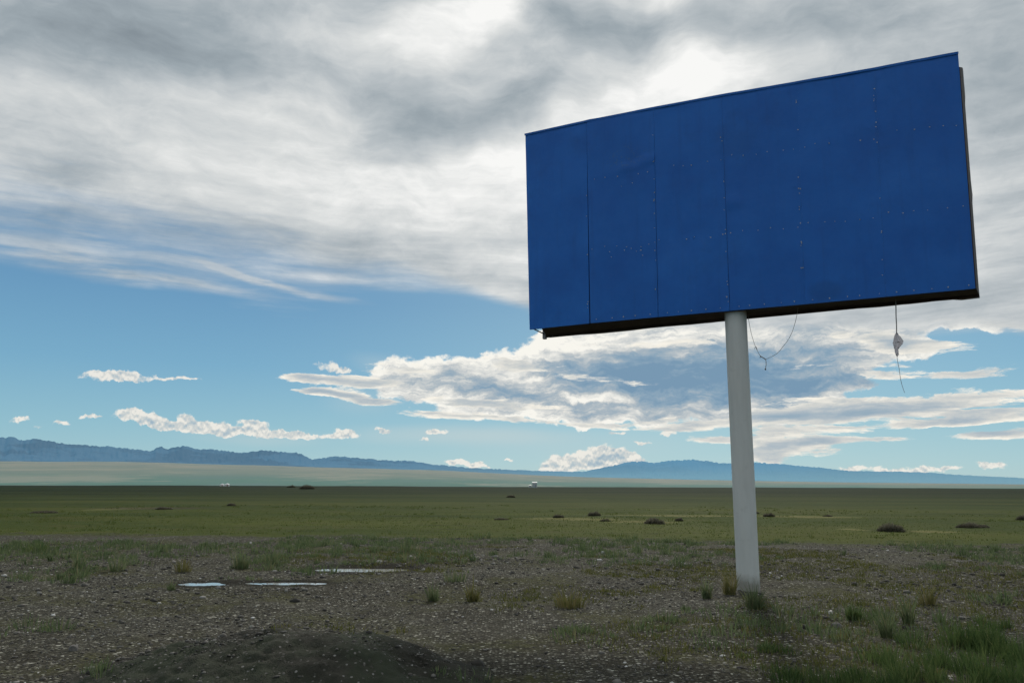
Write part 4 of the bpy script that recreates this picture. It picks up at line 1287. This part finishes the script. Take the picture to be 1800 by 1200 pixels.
parts = []
cx, cy = sector(3000, 22, 70, -37, 37)
dens = fbm(cx * 0.16 + 3, cy * 0.3 + 7, 4)
for x, y in zip(cx[dens > 0.53], cy[dens > 0.53]):
    if y < edge_y(x) - 1:
        continue
    parts.append(tuft_blades(x, y, int(rng.integers(6, 14)), rng.uniform(0.1, 0.45), rng.uniform(0.06, 0.17), 0.010 + 0.0004 * y, rng.uniform(0.0, 0.6)))
v, f, t = join(parts)
tag(mesh_obj('steppe_grass', v, f, turf_m, tint=t), kind='stuff')
# ------------------------------------------------------------------ shrubs on the steppe
tw_m = leafmat('dark_twigs', [(0.0, (0.070, 0.064, 0.046, 1)), (0.5, (0.130, 0.120, 0.088, 1)), (1.0, (0.20, 0.185, 0.135, 1))], 0.4)
SH = [
    (1150, 919, 40, 15, 'broad dark dome of a shrub, biggest of those left of the post'),
    (1044, 907, 24, 10, 'pointed dark shrub at the start of the pale dry streak'),
    (981, 910, 22, 8, 'low dark shrub at the left of the pale dry streak'),
    (1064, 915, 22, 7, 'flattened shrub just in front of a pointed one'),
    (1194, 914, 17, 7, 'small shrub right of the broad dome-shaped shrub'),
    (1566, 932, 48, 17, 'widest brown shrub on the steppe right of the post'),
    (1708, 926, 50, 10, 'long flat dark shrub near the right edge'),
    (1797, 913, 18, 11, 'shrub cut off by the right edge of the picture'),
    (1352, 908, 20, 9, 'small rounded shrub close to the right of the post'),
    (898, 874, 17, 7, 'small dark shrub far off below the white shed'),
    (880, 914, 26, 5, 'very flat scrubby shrub left of the dry streak'),
    (288, 894, 28, 6, 'dark shrub on a bare brown patch at left'),
    (407, 888, 18, 6, 'lone green-black shrub right of the bare brown patch'),
    (78, 901, 44, 5, 'long low patch of scrub at far left'),
    (1330, 901, 10, 5, 'tiny shrub touching the right side of the post in view'),
    (539, 858, 27, 10, 'big black-looking bush on the skyline, larger of two'),
    (512, 857, 16, 5, 'smaller black-looking bush on the skyline beside the big one'),
    (1455, 906, 18, 4, 'faint low shrub midway between the post and the widest shrub'),
]
for k, (x, y, wp, hp, lab) in enumerate(SH):
    p = on_ground(x, y)
    kpx = np.linalg.norm(p - CAM) / F
    Wd, Hd = wp * kpx / 2, hp * kpx * 0.80
    n = 900
    q = np.random.default_rng(100 + k)
    a = q.uniform(0, 2 * np.pi, n); u = np.sqrt(q.random(n))
    lump = 0.55 + 0.8 * fbm(np.cos(a) * 1.8 + 9 * k, np.sin(a) * 1.8 + 3, 3)
    tipx = np.cos(a) * u * Wd * lump; tipy = np.sin(a) * u * Wd * 0.8 * lump
    tipz = Hd * np.sqrt(np.clip(1 - u * u, 0.02, 1)) * (0.35 + 1.0 * fbm(tipx / Wd * 2.6 + k * 7, tipy / Wd * 2.4 + 1, 4)) * q.uniform(0.55, 1.15, n)
    bx0, by0 = tipx * 0.72, tipy * 0.72
    # twigs start inside the dome, so the crown is filled to the ground
    fr = q.uniform(0.0, 0.55, n)
    z0 = float(surf(p[0], p[1]))
    base_ = np.stack([p[0] + bx0, p[1] + by0, z0 - 0.02 + tipz * fr * 0.6], 1)
    tip_ = np.stack([p[0] + tipx, p[1] + tipy, z0 + tipz], 1)
    mid_ = (base_ + tip_) / 2 + q.normal(0, 0.04, (n, 3)) * Wd
    wv = q.normal(0, 1, (n, 3)); wv /= np.linalg.norm(wv, axis=1)[:, None]; wv *= (Wd * 0.028 * q.uniform(0.6, 1.5, n))[:, None]
    V_ = np.stack([base_ - wv * .6, base_ + wv * .6, mid_ - wv, mid_ + wv, tip_ - wv * .25, tip_ + wv * .25], 1).reshape(-1, 3)
    b = (np.arange(n) * 6)[:, None]
    F_ = np.concatenate([b + np.array([[0, 1, 3, 2]]), b + np.array([[2, 3, 5, 4]])])
    tn = np.repeat(np.clip(0.25 + 0.5 * tipz / max(Hd, .01) + q.normal(0, 0.2, n), 0, 1), 6)
    tag(mesh_obj('shrub', V_, F_, tw_m, tint=tn), lab, 'shrub')

# ------------------------------------------------------------------ far dwellings
felt, fe, feb = new_mat('white_felt'); feb.inputs['Base Color'].default_value = (0.72, 0.72, 0.70, 1)
fe.put(feb.inputs['Base Color'], fe.ramp(fe.noise(fe.n('ShaderNodeTexCoord').outputs['Object'], 1.5, 4), [(0.3, (0.62, 0.62, 0.6, 1)), (0.7, (0.78, 0.78, 0.76, 1))]))
doorm, do_, dob = new_mat('dull_door'); dob.inputs['Base Color'].default_value = (0.25, 0.10, 0.05, 1)


def ger(x, y, dist, wpx, label):
    d = ray(x, y); h = np.array([d[0], d[1]]); h /= np.linalg.norm(h)
    px0, py0 = h * dist
    kpx = dist / F * 1.05
    rad_ = wpx * kpx / 2
    z0 = float(gz(px0, py0)) - 0.1
    root = empty('yurt', (px0, py0, z0)); tag(root, label, 'yurt', 'white yurts on the skyline')
    S = 24
    vs = []; fs = []
    for z in (0, rad_ * 0.72):
        for k in range(S):
            a = 2 * math.pi * k / S; vs.append((px0 + rad_ * math.cos(a), py0 + rad_ * math.sin(a), z0 + z))
    for k in range(S):
        fs.append((k, (k + 1) % S, S + (k + 1) % S, S + k))
    mesh_obj('wall', vs, fs, felt, root, smooth=True)
    vs = []; fs = []
    prof = [(1.04, 0.70), (0.8, 0.90), (0.45, 1.12), (0.2, 1.22), (0.18, 1.28)]
    for (rk, zk) in prof:
        for k in range(S):
            a = 2 * math.pi * k / S; vs.append((px0 + rad_ * rk * math.cos(a), py0 + rad_ * rk * math.sin(a), z0 + rad_ * zk))
    for l in range(len(prof) - 1):
        for k in range(S):
            fs.append((l * S + k, l * S + (k + 1) % S, (l + 1) * S + (k + 1) % S, (l + 1) * S + k))
    fs.append(tuple((len(prof) - 1) * S + k for k in range(S)))
    mesh_obj('roof', vs, fs, felt, root, smooth=True)
    dc_ = np.array([px0, py0]) - h * (rad_ + 0.03); sd_ = np.array([h[1], -h[0]]) * rad_ * 0.2
    vs = [(*(dc_ - sd_), z0), (*(dc_ + sd_), z0), (*(dc_ + sd_), z0 + rad_ * .62), (*(dc_ - sd_), z0 + rad_ * .62)]
    vs += [(a + h[0] * .1, b + h[1] * .1, c) for a, b, c in vs]
    mesh_obj('door', vs, [(0, 1, 2, 3), (7, 6, 5, 4), (0, 4, 5, 1), (1, 5, 6, 2), (2, 6, 7, 3), (3, 7, 4, 0)], doorm, root)


ger(390.5, 851, 820, 6.5, 'left one of a pair of tiny white yurts on the skyline')
ger(399.5, 851, 800, 7.5, 'right and brighter one of a pair of tiny white yurts on the skyline')

shm, sh_, shb = new_mat('pale_shed_wall')
sh_.put(shb.inputs['Base Color'], sh_.ramp(sh_.noise(sh_.n('ShaderNodeTexCoord').outputs['Object'], 0.8, 4), [(0.3, (0.36, 0.39, 0.39, 1)), (0.7, (0.46, 0.49, 0.49, 1))]))


def shed(x0, x1, ytop, dist, name, label):
    a = ray(x0, 854); b = ray(x1, 854)
    A = a[:2] / np.linalg.norm(a[:2]) * dist; B = b[:2] / np.linalg.norm(b[:2]) * dist
    d = B - A; w = np.linalg.norm(d); d /= w; n_ = np.array([-d[1], d[0]])
    mid = (A + B) / 2
    z0 = float(gz(mid[0], mid[1])) - 0.15
    top = ray((x0 + x1) / 2, ytop); ztop_ = 1.6 + dist * top[2] / math.hypot(top[0], top[1])
    H = ztop_ - z0
    root = empty(name, (mid[0], mid[1], z0)); tag(root, label, 'shed')
    dep = w * 0.7
    base_ = [A, B, B + n_ * dep, A + n_ * dep]
    vs = [(*p, z0) for p in base_] + [(*p, z0 + H * 0.86) for p in base_]
    fs = [(0, 1, 5, 4), (1, 2, 6, 5), (2, 3, 7, 6), (3, 0, 4, 7)]
    mesh_obj('wall', vs, fs, shm, root)
    ov = 0.15
    e = [A - d * ov - n_ * ov, B + d * ov - n_ * ov, B + d * ov + n_ * (dep + ov), A - d * ov + n_ * (dep + ov)]
    zz0 = [0.86, 0.86, 1.0, 1.0]
    vs = [(*p, z0 + H * q - 0.08) for p, q in zip(e, zz0)] + [(*p, z0 + H * q + 0.05) for p, q in zip(e, zz0)]
    fs = [(3, 2, 1, 0), (4, 5, 6, 7), (0, 1, 5, 4), (1, 2, 6, 5), (2, 3, 7, 6), (3, 0, 4, 7)]
    mesh_obj('roof', vs, fs, felt, root)
    c1 = A + d * w * 0.6 - n_ * 0.04; c2 = A + d * w * 0.75 - n_ * 0.04
    vs = [(*c1, z0), (*c2, z0), (*c2, z0 + H * .5), (*c1, z0 + H * .5)]
    vs += [(p[0] + n_[0] * .03, p[1] + n_[1] * .03, p[2]) for p in vs]
    mesh_obj('door', vs, [(0, 1, 2, 3), (0, 4, 5, 1), (1, 5, 6, 2), (2, 6, 7, 3), (3, 7, 4, 0)], doorm if False else gm2, root)


shed(935.5, 944, 846.5, 700, 'shed', 'pale square shed standing alone on the skyline')
shed(930, 934, 852, 700, 'shed', 'tiny low shed just left of the taller pale one')
print('objects', len(bpy.data.objects), 'pebbles', N)
